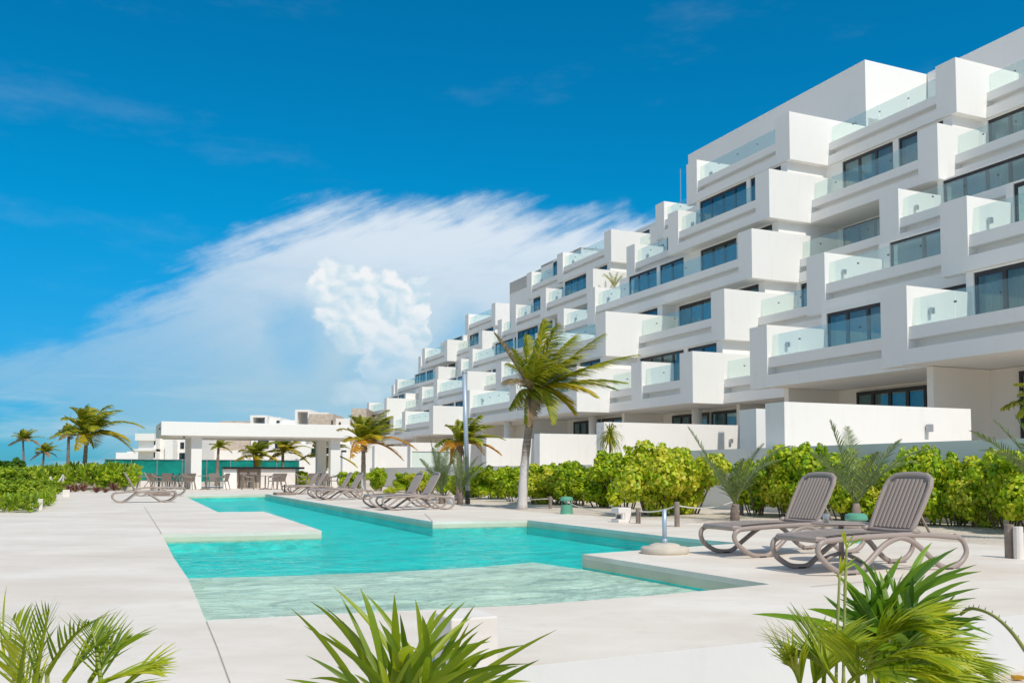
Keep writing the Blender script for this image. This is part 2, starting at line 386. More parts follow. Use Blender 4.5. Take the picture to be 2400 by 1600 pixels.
def poolmat(name, a, b_):
    m = bpy.data.materials.new(name); m.use_nodes = True; t = m.node_tree; b = t.nodes['Principled BSDF']; B = NB(t)
    o = B.n('ShaderNodeTexCoord').outputs['Object']
    c = B.mix(B.sstep(B.noise(o, 1.3, 6, .6), .3, .7), a+(1,), b_+(1,))
    t.links.new(c, b.inputs['Base Color']); b.inputs['Roughness'].default_value = .6; return m
M['shelf'] = poolmat('pool_shelf_render', (.68, .70, .60), (.88, .86, .76))
M['deep'] = poolmat('pool_basin_tint', (.0, .64, .62), (.0, .76, .72))  # turquoise that deep water gives the light, put into floor and wall colour
M['poolwall'] = poolmat('pool_wall_render', (.58, .55, .42), (.68, .64, .50))
def watermat(name='pool_water_surface', tint=(.84, .99, .975), bump=.9):
    m = bpy.data.materials.new(name); m.use_nodes = True; t = m.node_tree; t.nodes.remove(t.nodes['Principled BSDF']); B = NB(t)
    o = B.n('ShaderNodeTexCoord').outputs['Object']
    mp = B.n('ShaderNodeMapping'); t.links.new(o, mp.inputs[0]); mp.inputs['Scale'].default_value = (1.0, 1.15, 1); mp.inputs['Rotation'].default_value = (0, 0, R(-20))
    h = B.m('ADD', B.m('MULTIPLY', B.noise(mp.outputs[0], .95, 2, .5, dist=1.0), 1.5), B.m('MULTIPLY', B.noise(mp.outputs[0], 4.2, 4, .6, dist=1.0), .55))
    bn = B.n('ShaderNodeBump'); bn.inputs['Strength'].default_value = bump; bn.inputs['Distance'].default_value = .48; t.links.new(h, bn.inputs['Height'])
    tr = B.n('ShaderNodeBsdfTransparent'); tr.inputs[0].default_value = tint+(1,)
    gl = B.n('ShaderNodeBsdfGlossy'); gl.inputs['Roughness'].default_value = .03; gl.inputs[0].default_value = (1, 1, 1, 1)
    t.links.new(bn.outputs[0], gl.inputs['Normal'])
    fr = B.n('ShaderNodeFresnel'); fr.inputs[0].default_value = 1.33; t.links.new(bn.outputs[0], fr.inputs['Normal'])
    ms = B.n('ShaderNodeMixShader'); t.links.new(B.m('MULTIPLY', B.sstep(fr.outputs[0], .16, .56), .66), ms.inputs[0])
    t.links.new(tr.outputs[0], ms.inputs[1]); t.links.new(gl.outputs[0], ms.inputs[2])
    t.links.new(ms.outputs[0], t.nodes['Material Output'].inputs[0]); return m
M['water'] = watermat()
M['sea'] = mat('sea_water', (.02, .16, .22), .15, .5, bump=.4, bscale=.4)
M['joint'] = mat('deck_joint', (.42, .36, .32), .9, .1)

# ------------------------------------------------------------------ ground, deck, pool
near_a, near_b = atz(1153, 1560), atz(2400, 1429)
nd = (near_b-near_a).normalized()
pool_px = [(482,1453),(461,1402),(440,1354),(407,1306),(379,1251),(566,1248),(754,1243),(684,1219),(618,1198),(511,1199.5),(428,1160),
           (622,1157),(800,1187),(1014,1222),(1236,1218),(1400,1237),(1560,1256),(1735,1272),(1613,1281),(1365,1298),(1560,1329),(1804,1368),
           (1676,1381),(1550,1392.5),(1449,1401),(1249,1416),(1020,1427),(733,1440)]
pool = [atz(x, y) for x, y in pool_px]
left_w = -1.9; right_w = 9.2
outer = [near_a - nd*5.5, near_b + nd*3.0]
ub = to_uw(outer[1]); ua = to_uw(outer[0])
outer = [wv(ua[1], ua[0]), wv(right_w+1.2, to_uw(near_a+nd*5.2)[0]), wv(right_w+1.0, 12), wv(right_w, 20), wv(right_w, 44), wv(11.5, 44), wv(11.5, 66), wv(left_w-6, 66), wv(left_w-6, 46), wv(left_w, 42), wv(min(left_w, ua[1]-.6), ua[0]+1.5)]
def deck_with_hole():
    import bmesh
    bm = bmesh.new()
    def loop(pts, z):
        vs = [bm.verts.new((p.x, p.y, z)) for p in pts]
        return vs, [bm.edges.new((vs[i], vs[(i+1) % len(vs)])) for i in range(len(vs))]
    vo, eo = loop(outer, 0); vi, ei = loop(pool, 0)
    bmesh.ops.triangle_fill(bm, use_beauty=True, edges=eo+ei)
    for f in bm.faces:
        if f.normal.z < 0: f.normal_flip()
    lo = [bm.verts.new((p.x, p.y, -.55)) for p in outer]
    n = len(outer)
    for i in range(n): bm.faces.new((vo[i], lo[i], lo[(i+1) % n], vo[(i+1) % n])).material_index = 1
    li = [bm.verts.new((p.x, p.y, -.05)) for p in pool]; n = len(pool)
    for i in range(n): bm.faces.new((vi[i], vi[(i+1) % n], li[(i+1) % n], li[i]))
    me = bpy.data.meshes.new('pool_deck'); bm.normal_update(); bm.to_mesh(me); bm.free(); me.materials.append(M['deck']); me.materials.append(M['block2'])
    o = bpy.data.objects.new('pool_deck', me); COL.objects.link(o); return o
tag(deck_with_hole(), kind='structure')
# pool walls under the deck lip
pw_ = MB(); n = len(pool)
for i in range(n):
    a, b = pool[i], pool[(i+1) % n]
    pw_.poly([(a.x, a.y, -.05), (b.x, b.y, -.05), (b.x, b.y, -.14), (a.x, a.y, -.14)])
tag(pw_.build('pool_wall', M['poolwall']), kind='structure')
pw_ = MB()
for i in range(n):
    a, b = pool[i], pool[(i+1) % n]
    pw_.poly([(a.x, a.y, -.14), (b.x, b.y, -.14), (b.x, b.y, -.27), (a.x, a.y, -.27)])
tag(pw_.build('pool_wall_tint', M['deep']), kind='structure')  # submerged wall band, its colour carrying the tint of the water
def sheet(name, pts, z, m):
    import bmesh
    bm = bmesh.new(); vs = [bm.verts.new((p.x, p.y, z)) for p in pts]
    es = [bm.edges.new((vs[i], vs[(i+1) % len(vs)])) for i in range(len(vs))]
    bmesh.ops.triangle_fill(bm, use_beauty=True, edges=es)
    for f in bm.faces:
        if f.normal.z < 0: f.normal_flip()
    me = bpy.data.meshes.new(name); bm.to_mesh(me); bm.free(); me.materials.append(m)
    o = bpy.data.objects.new(name, me); COL.objects.link(o); tag(o, kind='structure'); return o
WZ = -.115
sheet('pool_water', pool, WZ, M['water'])
sheet('pool_floor', pool, -.27, M['deep'])
# shallow shelf along the near side
sh_px = [(440,1354),(671,1349),(900,1340),(1115,1329),(1250,1317),(1420,1303)]
sh = [atz(x, y, -.165) for x, y in sh_px]
near_pool = [pool[0], pool[1], pool[2]]
shelf_pts = [pool[0], pool[1], Vector((sh[0].x-.35, sh[0].y+.02, 0))] + sh[:-1] + [atz(1440, 1308), pool[20], pool[21], pool[22], pool[23], pool[24], pool[25], pool[26], pool[27]]
mb = MB(); mb.prism([(p.x, p.y) for p in shelf_pts], -.265, -.165)
tag(mb.build('pool_shelf', M['shelf']), kind='structure')
# joints in the deck
jm = MB()
def joint(px, wd=.006):
    pts = [atz(x, y) for x, y in px]
    for a, b in zip(pts, pts[1:]):
        d = (b-a).normalized(); s = Vector((-d.y, d.x, 0))*wd*.5
        jm.poly([(a-s)+Vector((0,0,.004)), (b-s)+Vector((0,0,.004)), (b+s)+Vector((0,0,.004)), (a+s)+Vector((0,0,.004))])
joint([(484,1456),(510,1520),(548,1625)]); joint([(379,1251),(360,1221),(338,1187)], .012); joint([(1900,1375),(2140,1352)], .01)
joint([(1014,1222),(995,1203)], .02); joint([(-300,1296),(410,1307)], .006)
tag(jm.build('deck_joints', M['joint']), kind='structure')

# sand sheet
def ground_h(x, y):
    u, w = -SA*x+CA*y, CA*x+SA*y
    un, _ = to_uw(near_a); k = min(1, max(0, (u-un-.2)/6.0))
    d = math.hypot(x, y); h = -.36 if w < 9.6 else -.36+(.34)*min(1, max(0, (w-7.8-(max(0, 5.6-u))*.6)/2.2))
    if u > un+1.2: h = max(h, -.03 if w > 9.0 or w < left_w-.2 or u > 44 else -.6)
    if w < left_w-2 and u > 25: h += min(1.0, (left_w-2-w)*.12)*(.6+.4*mnoise.noise(Vector((x*.1, y*.1, 0))))
    if w > 9.4: h += .05*mnoise.noise(Vector((x*.6, y*.6, 4)))
    return h
mb = MB(); xs = []; 
def axis(lo, hi, step, far):
    a = list(np.arange(lo, hi+1e-6, step)); g = step; x = hi
    while x < far: g *= 1.35; x += g; a.append(x)
    g = step; x = lo
    while x > -far: g *= 1.35; x -= g; a.insert(0, x)
    return a
AX = axis(-22, 26, .6, 900); AY = axis(-1, 60, .6, 900)
nx, ny = len(AX), len(AY)
poolc = [(p.x, p.y) for p in pool]
def inside(x, y, P):
    c = False; j = len(P)-1
    for i in range(len(P)):
        if (P[i][1] > y) != (P[j][1] > y) and x < (P[j][0]-P[i][0])*(y-P[i][1])/(P[j][1]-P[i][1])+P[i][0]: c = not c
        j = i
    return c
outc = [(p.x, p.y) for p in outer]
for y in AY:
    for x in AX: mb.v.append((x, y, ground_h(x, y)))
for j in range(ny-1):
    for i in range(nx-1):
        cx_, cy_ = (AX[i]+AX[i+1])/2, (AY[j]+AY[j+1])/2; h = 1.0
        if all(inside(cx_+a*h, cy_+b*h, outc) for a in (-1, 1) for b in (-1, 1)): continue
        k = j*nx+i; mb.f.append((k, k+1, k+nx+1, k+nx))
tag(mb.build('ground', M['sand'], smooth=True), kind='structure')
mb = MB(); mb.poly([(-2500, 230, .0), (-60, 230, .0), (-60, 5000, .0), (-2500, 5000, .0)])
tag(mb.build('sea', M['sea'], loc=(0, 0, -.6)), kind='structure')

# ------------------------------------------------------------------ the terraced apartment building
G = lambda k: 37.5+8.0*k
ZB = lambda n: 4.27+3.2*(n-1)
BACK = 47.0
bld = empty('apartment_building', (0, 0, 0), AZ, 'long white terraced apartment building stepping back floor by floor behind the pool', 'apartment building')
# (floor, k0, k1, reference k, photo x of its front there, near end wall, far end wall)
U = [
 (5,-2,-1,-1,2314,0,0),(5,-1,0,-1,2243,1,0),(5,0,1,0,1849,1,1),(5,1,2,2,1556,0,1),(5,2,3,3,1491,0,0),(5,3,4,3,1429,1,1),(5,4,5,5,1244,0,1),(5,5,6,6,1226,0,1),(5,7,8,7,1158,1,1),
 (4,-2,-1,-1,2235,0,0),(4,-1,0,-1,2196,1,0),(4,0,1,0,1799,1,1),(4,1,2,2,1486,0,1),(4,2,3,3,1462,0,0),(4,3,4,3,1386,1,1),(4,4,5,5,1207,0,1),(4,5,6,6,1174,0,1),(4,6,7,7,1150,0,0),(4,7,8,7,1127.5,1,0),(4,8,9,8,1045.6,1,1),(4,9,10,10,985,0,1),
 (3,-2,-1,-1,2106,0,1),(3,-1,0,0,1867,0,0),(3,0,2,0,1756,1,1),(3,2,3,3,1319,0,1),(3,3,4,4,1262,0,0),(3,4,5,5,1180,0,0),(3,5,6,6,1106,0,1),(3,6,7,7,1079,0,1),(3,7,8,8,1050,0,0),(3,8,10,8,1025,1,1),(3,10,11,11,922,0,1),
 (2,-3,-2,-2,2264,0,1),(2,-2,-1,-1,1929,0,1),(2,-1,0,0,1767,0,0),(2,0,1,0,1690,1,0),(2,1,2,1,1413,1,1),(2,2,3,3,1245,0,0),(2,3,4,4,1173,0,1),(2,4,5,5,1130,0,0),(2,5,6,5,1092.4,1,1),(2,6,7,7,988,0,1),(2,7,9,9,945,0,0),(2,9,10,9,905,1,1),
 (1,-3,-2,-2,2117,0,1),(1,-2,-1,-1,1791,0,1),(1,-1,0,0,1686,0,0),(1,0,1,0,1614,1,0),(1,1,2,1,1345,1,1),(1,2,3,3,1098.6,0,1),(1,3,4,4,1125,0,0),(1,4,5,5,1075,0,0),(1,5,6,5,1012.6,1,1),(1,6,7,7,921.5,0,1),(1,7,9,9,905,0,0),(1,9,10,10,868,0,1),
]
yref = {5: 300, 4: 470, 3: 640, 2: 790, 1: 930}
FR = {}
for (n, k0, k1, kr, xr, N_, F_) in U:
    w = w_at(xr, G(kr), 900)
    for k in range(k0, k1): FR[(n, k)] = w
print({k: round(v, 1) for k, v in FR.items()})
glist = []
recess = {(3,-1): 3.0, (2,-2): 3.2, (3,-2): 2.6, (2,0): 2.8, (3,0): 2.0, (1,-2): 3.0, (3,2): 2.5, (2,9): 2.5, (2,7): 3.0, (3,3): 3.0, (2,3): 2.5, (3,5): 2.4, (3,8): 2.4, (2,6): 2.2}
wincount = 0
def window(parent, wi, a, b, z0, z1, lites, cur=True):
    """frame with mullions, pane, curtain"""
    t = .10; fr = MB(); d0, d1 = wi+.06, wi+.12
    fr.box(d0, d1, a, b, z1-t*1.4, z1); fr.box(d0, d1, a, b, z0, z0+t)
    fr.box(d0, d1, a, a+t, z0+t, z1-t*1.4); fr.box(d0, d1, b-t, b, z0+t, z1-t*1.4)
    for i in range(1, lites):
        u = a+(b-a)*i/lites; fr.box(d0-.002, d1+.002, u-.075, u+.075, z0+t, z1-t*1.4)
    f = fr.build('window', M['frame'], parent)
    p = MB(); p.box(wi+.085, wi+.095, a+t, b-t, z0+t, z1-t*1.4); p.build('pane', M['pane'], f)
    if cur:
        c = MB(); m = int((b-a)*14)
        s0, s1 = (a+.1, b-.1) if random.random() < .7 else (a+.1, a+(b-a)*random.uniform(.35, .7))
        for i in range(m):
            y0 = s0+(s1-s0)*i/m; y1 = s0+(s1-s0)*(i+1)/m; o0 = .05*(i % 2); o1 = .05*((i+1) % 2)
            c.poly([(wi+.35+o0, y0, z0+.02), (wi+.35+o1, y1, z0+.02), (wi+.35+o1, y1, z1-.1), (wi+.35+o0, y0, z1-.1)])
        c.build('curtain', M['curtain'], f)
for (n, k0, k1, kr, xr, N_, F_) in U:
    w = FR[(n, k0)]; zb = ZB(n); u0, u1 = G(k0), G(k1); zc = zb+3.2
    wn = min([FR.get((n+1, k), w+2.0) for k in range(k0, k1)])
    wi = max(wn+.12, w+1.25)
    if n == 5: wi = {0: 38.0, 1: 38.0}.get(k0, w+4.0); wi = max(wi, w+1.5)
    if (n, k0) in recess: wi = max(w+1.25, w+recess[(n, k0)])
    e = .012*((k0 % 2)+1)                    # keeps neighbours off one plane
    # balcony : slab, recessed slot, parapet, piers
    b = MB(); b.box(w, BACK-e, u0, u1, zb+e*.5, zb+.5)
    b.box(w+.42, w+.52, u0, u1, zb+.5, zb+1.2-.001); b.box(w+.05, w+.42, u0, u1, zb+.8, zb+1.2)
    if N_:
        wx = FR.get((n, k0-1), w+3)+2.2 if (n, k0-1) in FR else w+4.5
        if n == 5 and k0 == 0: wx = 37.9
        b.box(w-.004, max(wx, w+2.2), u0-.35, u0, zb-.012, zb+2.5)
        b.box(w, w+.3, u0, u0+.75, zb+.5, zb+2.5)
    if F_:
        b.box(w-.012, wi-.01, u1-.22, u1-.001, zb+.5, zb+2.5)
        b.box(w-.012, w+.34, u1-.001, u1+.85, zb-.014, zb+2.5)
    for um in {(1, 0): [42.0], (4, 2): [57.0], (3, 3): [64.5], (5, 2): [58.5], (2, 4): [73.5], (1, 3): [65.5], (4, 6): [89.0]}.get((n, k0), []):
        b.box(w-.013, w+2.0, um-.25, um, zb+.5, zb+2.5); b.box(w-.013, w+.3, um, um+.8, zb+.5, zb+2.5)
    b.build('balcony', M['plaster'], bld)
    # glass balustrade
    ga = u0+(.78 if N_ else .05); gb = u1-(.24 if F_ else .05)
    g = MB(); m = max(2, round((gb-ga)/1.6))
    for i in range(m):
        a = ga+(gb-ga)*i/m+.012; c = ga+(gb-ga)*(i+1)/m-.012; g.box(w+.26, w+.275, a, c, zb+1.22, zb+2.1)
    go = g.build('glass_balustrade', M['glass'], bld)
    sh_ = MB(); sh_.box(w+.24, w+.30, ga, gb, zb+1.2, zb+1.235)
    for i in range(1, m):
        a = ga+(gb-ga)*i/m; sh_.box(w+.235, w+.30, a-.025, a+.025, zb+1.72, zb+1.77)
    sh_.build('rail_shoe', M['darkline'], go)
    # storey : side walls, facade wall with openings, room behind
    if n < 5 or k0 in (0, 1, 3, 4):
        top = zc
        s = MB(); s.box(wi, BACK-.3-e, u0, u0+.2, zb+.5, top); s.box(wi, BACK-.3-e, u1-.2, u1, zb+.5, top)
        s.box(wi+3.4, BACK-.35, u0+.2, u1-.2, zb+.5, top-.004)
        L = u1-u0; spans = []
        base_ = [(.5, 3.0, 2), (3.35, 7.72, 4)]
        if (n+k0) % 3 == 0: base_ = [(.5, 3.1, 2), (3.45, 6.8, 3)]
        if (n, k0) == (2, -2): base_ = [(.6, 3.6, 3), (3.95, 7.4, 2)]
        for q in range(int(round(L/8))):
            spans += [(u0+8*q+a_, u0+8*q+b_, l_) for a_, b_, l_ in base_]
        prev = u0+.2
        for a_, b_, l_ in spans:
            s.box(wi, wi+.2, prev, a_, zb+.5, top); s.box(wi, wi+.2, a_, b_, zb+3.14, top); prev = b_
        s.box(wi, wi+.2, prev, u1-.2, zb+.5, top)
        s.build('facade_wall', M['plaster'], bld)
        for a_, b_, l_ in spans: window(bld, wi, a_, b_, zb+.5, zb+3.14, l_)
# wall lamps on the sunlit walls
def wall_lamp(parent, w, u, z, name='wall_lamp'):
    l = MB(); l.box(w-.07, w+.07, u-.16, u-.03, z-.10, z+.10); l.box(w-.03, w+.03, u-.04, u+.0, z-.04, z+.04)
    return l.build(name, M['metal'], parent, bevel=.012)
for (n, k0, k1, kr, xr, N_, F_) in U:
    if F_ and k1 <= 5: wall_lamp(bld, FR[(n, k0)]+.95, G(k1)-.22, ZB(n)+1.75)
for n, w in ((4, 33.6), (2, 29.6), (1, 28.6)): wall_lamp(bld, w, 37.5-.02, ZB(n)+2.0)
# penthouse blocks
def block(u0, u1, w, z0, z1, wins=()):
    s = MB(); prev = u0
    s.box(w, BACK-.2, u0, u1, ZB(5)+3.18, z1)
    for a, b_, l in wins:
        s.box(w, w+.25, prev, a, z0, ZB(5)+3.18); prev = b_
    s.box(w, w+.25, prev, u1, z0, ZB(5)+3.18)
    s.box(w+3, BACK-.25, u0+.1, u1-.1, z0, ZB(5)+3.17)
    s.box(w+.25, BACK-.2, u0, u0+.25, z0, ZB(5)+3.18); s.box(w+.25, BACK-.2, u1-.25, u1, z0, ZB(5)+3.18)
    s.build('penthouse_wall', M['plaster'], bld)
    for a, b_, l in wins: window(bld, w, a, b_, z0, ZB(5)+3.10, l)
def top_z(x, y, u):   # height of photo point on plane u
    r = ray(x, y); t = r.x/r.y; Y = u/(CA-t*SA); return CAMZ + r.z/r.y*Y
zB = top_z(2027, 140, 37.5); wB = w_at(2027, 37.5, 140)
zf5 = ZB(5)+.5
wA = w_at(2172, 37.5, 179)
print('block', zB, wB, wA)
block(37.5, 54.2, wB, zf5, zB, [(38.2, 41.2, 2), (42.2, 46.2, 3)])
block(5, 37.45, wA, zf5, zB+.05, [(26, 29.2, 2), (30, 35.5, 4), (14, 24, 6)])
wC = w_at(1444, 69.5, 507); zC = top_z(1604, 434, 54.2)
print('C', wC, zC)
block(54.25, 69.5, max(wC, wB+2), zf5, zC, [(55.5, 60.8, 4)])
block(69.55, 77.5, w_at(1268, 77.5, 628), zf5, top_z(1268, 628, 77.5), [(71, 75, 3)])
block(77.55, 86, w_at(1194.5, 86, 690), ZB(4)+.5, top_z(1194.5, 690, 86), [])
# big party wall shown in the sun at k=0, ground storey
gf = MB()
for k in range(-3, 10):
    f1 = FR.get((1, k)); u0, u1 = G(k), G(k+1); wi = f1+3.6
    gf.box(wi, BACK-.4, u0, u1-.25, 0.05, ZB(1)+.004 if False else ZB(1)-.002)
    gf.box(f1+1.0+.02*(k % 2), wi+1, u1-.25, u1, 0.05, ZB(1)-.003)
gf.build('ground_storey_wall', M['soffit'], bld)
for k in (-3, -2, -1, 0, 1, 5):
    f1 = FR[(1, k)]; wi = f1+3.45
    window(bld, wi-.08, G(k)+.5, G(k)+2.9, .5, 4.1, 2); window(bld, wi-.08, G(k)+3.2, G(k)+6.6, .5, 4.1, 4)
for k in range(-1, 8):
    f1 = max(FR.get((1, k), 0), FR.get((1, k-1), 0)); c = MB()
    c.lathe([(.26, 0), (.26, ZB(1)-.005)], 20, (f1+.9, G(k)+3.2, 0)); c.build('round_column', M['plaster'], bld, smooth=True)
a_ = MB(); p = (wB+4, 52.0); 
# garden walls : white end faces turned to the sun, shaded returns
def gwall(xl, yl, xr, yr, ztop, label, lamp=None, thick=.7):
    A = atz(xl, yl, ztop); B_ = atz(xr, yr, ztop); ua_, wa_ = to_uw(A); ub_, wb_ = to_uw(B_); u = (ua_+ub_)/2
    wl = w_at(xl, u, yl); wr = w_at(xr, u, yr)
    o = MB().box(wl, wr, u, u+thick, -.1, ztop).build('garden_wall', M['plaster2'], None, rz=AZ)
    tag(o, label, 'garden wall', 'white garden walls in front of the apartment building')
    if lamp:
        lw_ = w_at(lamp[0], u, lamp[1]); wall_lamp(o, lw_, u, top_z(lamp[0], lamp[1], u))
    return u, wl, wr
print(gwall(1838, 944, 2275, 955, 2.62, 'widest white garden wall with a lamp, behind the two near loungers', (2172, 1003)))
print(gwall(1772, 958, 1799, 957, 2.62, 'narrow white wall end just left of the widest garden wall'))
print(gwall(1416, 991, 1740, 994, 3.15, 'white garden wall with a small lamp, behind the big yellow green shrub', (1711, 1033)))
print(gwall(1265, 1016, 1415, 1017.5, 2.95, 'white garden wall between the leaning coconut palm and the dracaena'))
print(gwall(1140, 1026, 1254, 1027, 2.95, 'white garden wall behind the foliage left of the leaning coconut palm'))
print(gwall(962, 1037, 1131, 1038, 2.95, 'white garden wall behind the steel pole with a glass screen in front'))
print(gwall(878, 1045, 955, 1045, 2.95, 'low white garden wall right of the orange fronded palm'))
print(gwall(803, 1059, 848, 1060, 2.6, 'farthest short white garden wall beside the pavilion right column'))
rw = MB().box(14.5, 14.9, 5, 22, -.1, 1.5).build('retaining_wall', M['plaster2'], None, rz=AZ)
tag(rw, 'low shaded grey retaining wall running behind the right hedge', 'wall')
rw = MB().box(16.9, 17.3, 30.6, 62, -.1, 1.2).build('retaining_wall', M['plaster2'], None, rz=AZ)
tag(rw, 'low shaded retaining wall running behind the left hedge below the white garden walls', 'wall')
pg = atz(1017, 1097, .3)
gs = empty('glass_screen', wv(w_at(966, 52.6, 1090), 52.6, 0), AZ, 'clear glass screen with dark rails before a white garden wall', 'glass screen')
MB().box(0, 2.6, 0, .02, .75, 2.1).build('glass_panel', M['glass'], gs)
s = MB(); s.box(0, 2.6, -.01, .03, 2.1, 2.15); s.box(0, 2.6, -.02, .04, .66, .75)
s.build('rail', M['darkline'], gs)
# roof mast
mt = empty('roof_mast', (0, 0, 0), AZ, 'thin roof mast standing on the highest left part of the apartment building', 'mast')
MB().tube([(wC+3, 64, zC), (wC+3, 64, zC+5.0)], .03, 6).build('mast_rod', M['metal'], mt)

# ------------------------------------------------------------------ plants
UP = Vector((0, 0, 1))
def frond_mesh(p0, p1, p2, ll, n=34, wd=.035, droop=.45, wind=Vector((.0, 0, 0)), fwd=.55, r=.014, sd=1, sparse=0.0):
    """pinnate leaf along a curved midrib; two rows of narrow leaflets"""
    rnd = random.Random(sd); P = bez(p0, p1, p2, 14); mb = MB()
    mb.tube(P, [r*(1-.8*i/14)+.001 for i in range(15)], 5)
    for i in range(n):
        t = .12+.88*(i+.5)/n; k = t*14; a = int(min(13, k)); fr_ = k-a
        p = P[a].lerp(P[a+1], fr_); tan = (P[a+1]-P[a]).normalized()
        side = tan.cross(UP); side = side.normalized() if side.length > .05 else Vector((1, 0, 0))
        nrm = side.cross(tan).normalized()
        lf = ll*(math.sin(math.pi*min(1, .18+.80*t))**.6)*(1-.35*t)
        for sg in (-1, 1):
            if rnd.random() < sparse: continue
            d = (side*sg*(1-.25*rnd.random())+tan*(fwd+.35*t+.15*rnd.random())+nrm*(.18+.15*rnd.uniform(-1, 1))).normalized()
            L = lf*rnd.uniform(.8, 1.08); q = [p]; dd = d.copy()
            for s_ in range(4):
                dd = (dd + Vector((0, 0, -droop*(.35+.3*s_)*rnd.uniform(.7, 1.3))) + wind*(.25+.25*s_)).normalized()
                q.append(q[-1]+dd*L/4)
            sv = (tan*.9+UP*.3*sg)-d*((tan*.9+UP*.3*sg).dot(d)); sv.normalize()
            mb.ribbon(q, [wd*.6, wd, wd*.85, wd*.5, wd*.06], sv, .25)
    return mb
def limed(z):
    m = mat('limewashed_trunk', (.36, .30, .27), .9, .1, bump=.9, bscale=14); t = m.node_tree; b = t.nodes['Principled BSDF']; B = NB(t)
    o = B.n('ShaderNodeTexCoord').outputs['Object']; sp = B.n('ShaderNodeSeparateXYZ'); t.links.new(o, sp.inputs[0])
    k = B.sstep(B.m('SUBTRACT', z, B.m('ADD', sp.outputs[2], B.m('MULTIPLY', B.noise(o, 6, 5, .7), .9))), -.75, -.15)
    ringv = B.noise(B.comb(0.0, 0.0, B.m('MULTIPLY', sp.outputs[2], 9.0)), 2.0, 3, .6)
    bark = B.mix(B.sstep(ringv, .35, .65), (.20, .15, .12, 1), (.40, .32, .27, 1))
    t.links.new(B.mix(k, bark, (.66, .62, .60, 1)), b.inputs['Base Color']); return m
def palm(name, label, base, top, r0, r1, fronds, group=None, white=0.0, husk=True, lean=None, seed=1, nut=False):
    """fronds: list of (tip vector, arch, mat, leaflet length, n, droop, width)"""
    rt = empty(name, base, 0, label, 'palm tree', group)
    top = Vector(top)-Vector(base); mid = top*.5+(lean or Vector((0, 0, 0)))
    P = bez(Vector((0, 0, -.1)), mid, top, 16)
    rr = [(r0+(r1-r0)*min(1, i/16*1.1))*(1+.05*math.sin(i*2.3)) * (1.25 if i == 0 else 1) for i in range(17)]
    if white > 0:
        MB().tube(P, rr, 14).build('trunk', limed(top.z*white), rt, smooth=True)
    else: MB().tube(P, rr, 12).build('trunk', M['bark'], rt, smooth=True)
    if husk:
        h = MB(); H_ = r1*4.2
        h.tube([top+Vector((0, 0, -H_)), top+Vector((0, 0, -H_*.5)), top, top+Vector((0, 0, H_*.6))], [r1*1.0, r1*1.45, r1*1.35, r1*.4], 9)
        for i in range(9):
            a = i*.7; c = top+Vector((math.cos(a)*r1*1.2, math.sin(a)*r1*1.2, -H_*.1*(i % 3)))
            h.ribbon([c, c+Vector((math.cos(a)*r1*.7, math.sin(a)*r1*.7, -H_*.35)), c+Vector((math.cos(a)*r1*.8, math.sin(a)*r1*.8, -H_*.9))], [r1*1.1, r1*.8, r1*.3], Vector((-math.sin(a), math.cos(a), 0)))
        h.build('leaf_sheath', M['husk'], rt, smooth=True)
    for i, (tip, arch, m_, ll, n_, dr, wd) in enumerate(fronds):
        tip = Vector(tip); L = tip.length; c = tip*.45+Vector((0, 0, arch*L))
        mb = frond_mesh(top, top+c, top+tip, ll, n_, wd, droop=dr, wind=Vector((.75, .05, .05)), sparse=.06, r=.012*L+.004, sd=seed*100+i)
        mb.build('frond', m_, rt)
    return rt
def rfronds(seed, n, L, mats, ll, nl, wd=.04, dr=.4, wind=.35, elr=(-.3, 1.25)):
    rnd = random.Random(seed); out_ = []
    for i in range(n):
        a = i*2.39996+rnd.uniform(-.3, .3); q = (i+.5)/n; el = elr[1]+(elr[0]-elr[1])*q+rnd.uniform(-.12, .12)
        l = L*rnd.uniform(.85, 1.08)
        tip = Vector((math.cos(a)*math.cos(el)+wind, math.sin(a)*math.cos(el), math.sin(el)-.15))*l
        m_ = mats[min(len(mats)-1, int(q*len(mats)*.999))] if len(mats) > 1 else mats[0]
        out_.append((tip, .30+.12*rnd.random(), m_, ll, nl, dr, wd))
    return out_
# the leaning coconut palm beside the pool
PB = atz(1224, 1190); D0 = PB.y; PT = atD(1252, 925, D0)
def tipv(x, y, dd=0.): return (atD(x, y, D0+dd)-PT)*1.13
cf = []
for (x, y, dd, arch, m_, ll, dr) in [
   (1168, 796, .2, .02, L_cocod, .34, .5), (1205, 830, -.4, .10, L_coco, .42, .7), (1235, 800, .5, .08, L_coco, .50, .5), (1272, 770, .3, .10, L_coco, .60, .45), (1300, 780, -.5, .16, L_coco, .62, .5), (1340, 800, .6, .16, L_coco, .62, .55),
   (1395, 800, -.3, .10, L_coco, .70, .35), (1400, 860, 1.0, .12, L_coco, .66, .55), (1468, 842, .2, .12, L_coco, .60, .55), (1440, 900, -.6, .16, L_coco, .66, .6), (1425, 915, .7, .20, L_coco, .60, .7),
   (1380, 930, -1.2, .30, L_cocoy, .56, .8), (1335, 965, -.6, .45, L_cocoy, .52, .9), (1290, 985, -1.0, .62, L_coco, .48, .9), (1232, 985, -.3, .85, L_coco, .42, .9), (1200, 955, .2, .62, L_coco, .46, .9), (1185, 900, -.6, .40, L_cocod, .44, .9), (1195, 860, .7, .22, L_coco, .44, .8),
   (1255, 840, -1.2, .20, L_coco, .55, .6), (1310, 870, -1.3, .22, L_coco, .6, .7), (1240, 990, -.5, .5, L_cocod, .35, .9), (1345, 845, -.9, .2, L_coco, .6, .5)]:
    cf.append((tipv(x, y, dd), arch, m_, ll*1.5, 60, dr*.55, .036))
palm('coconut_palm', 'windswept coconut palm with limewashed trunk leaning beside the pool', PB, PT, .125, .09, cf, 'coconut palms', .42, True, Vector((-.12, 0, 0)), 5)
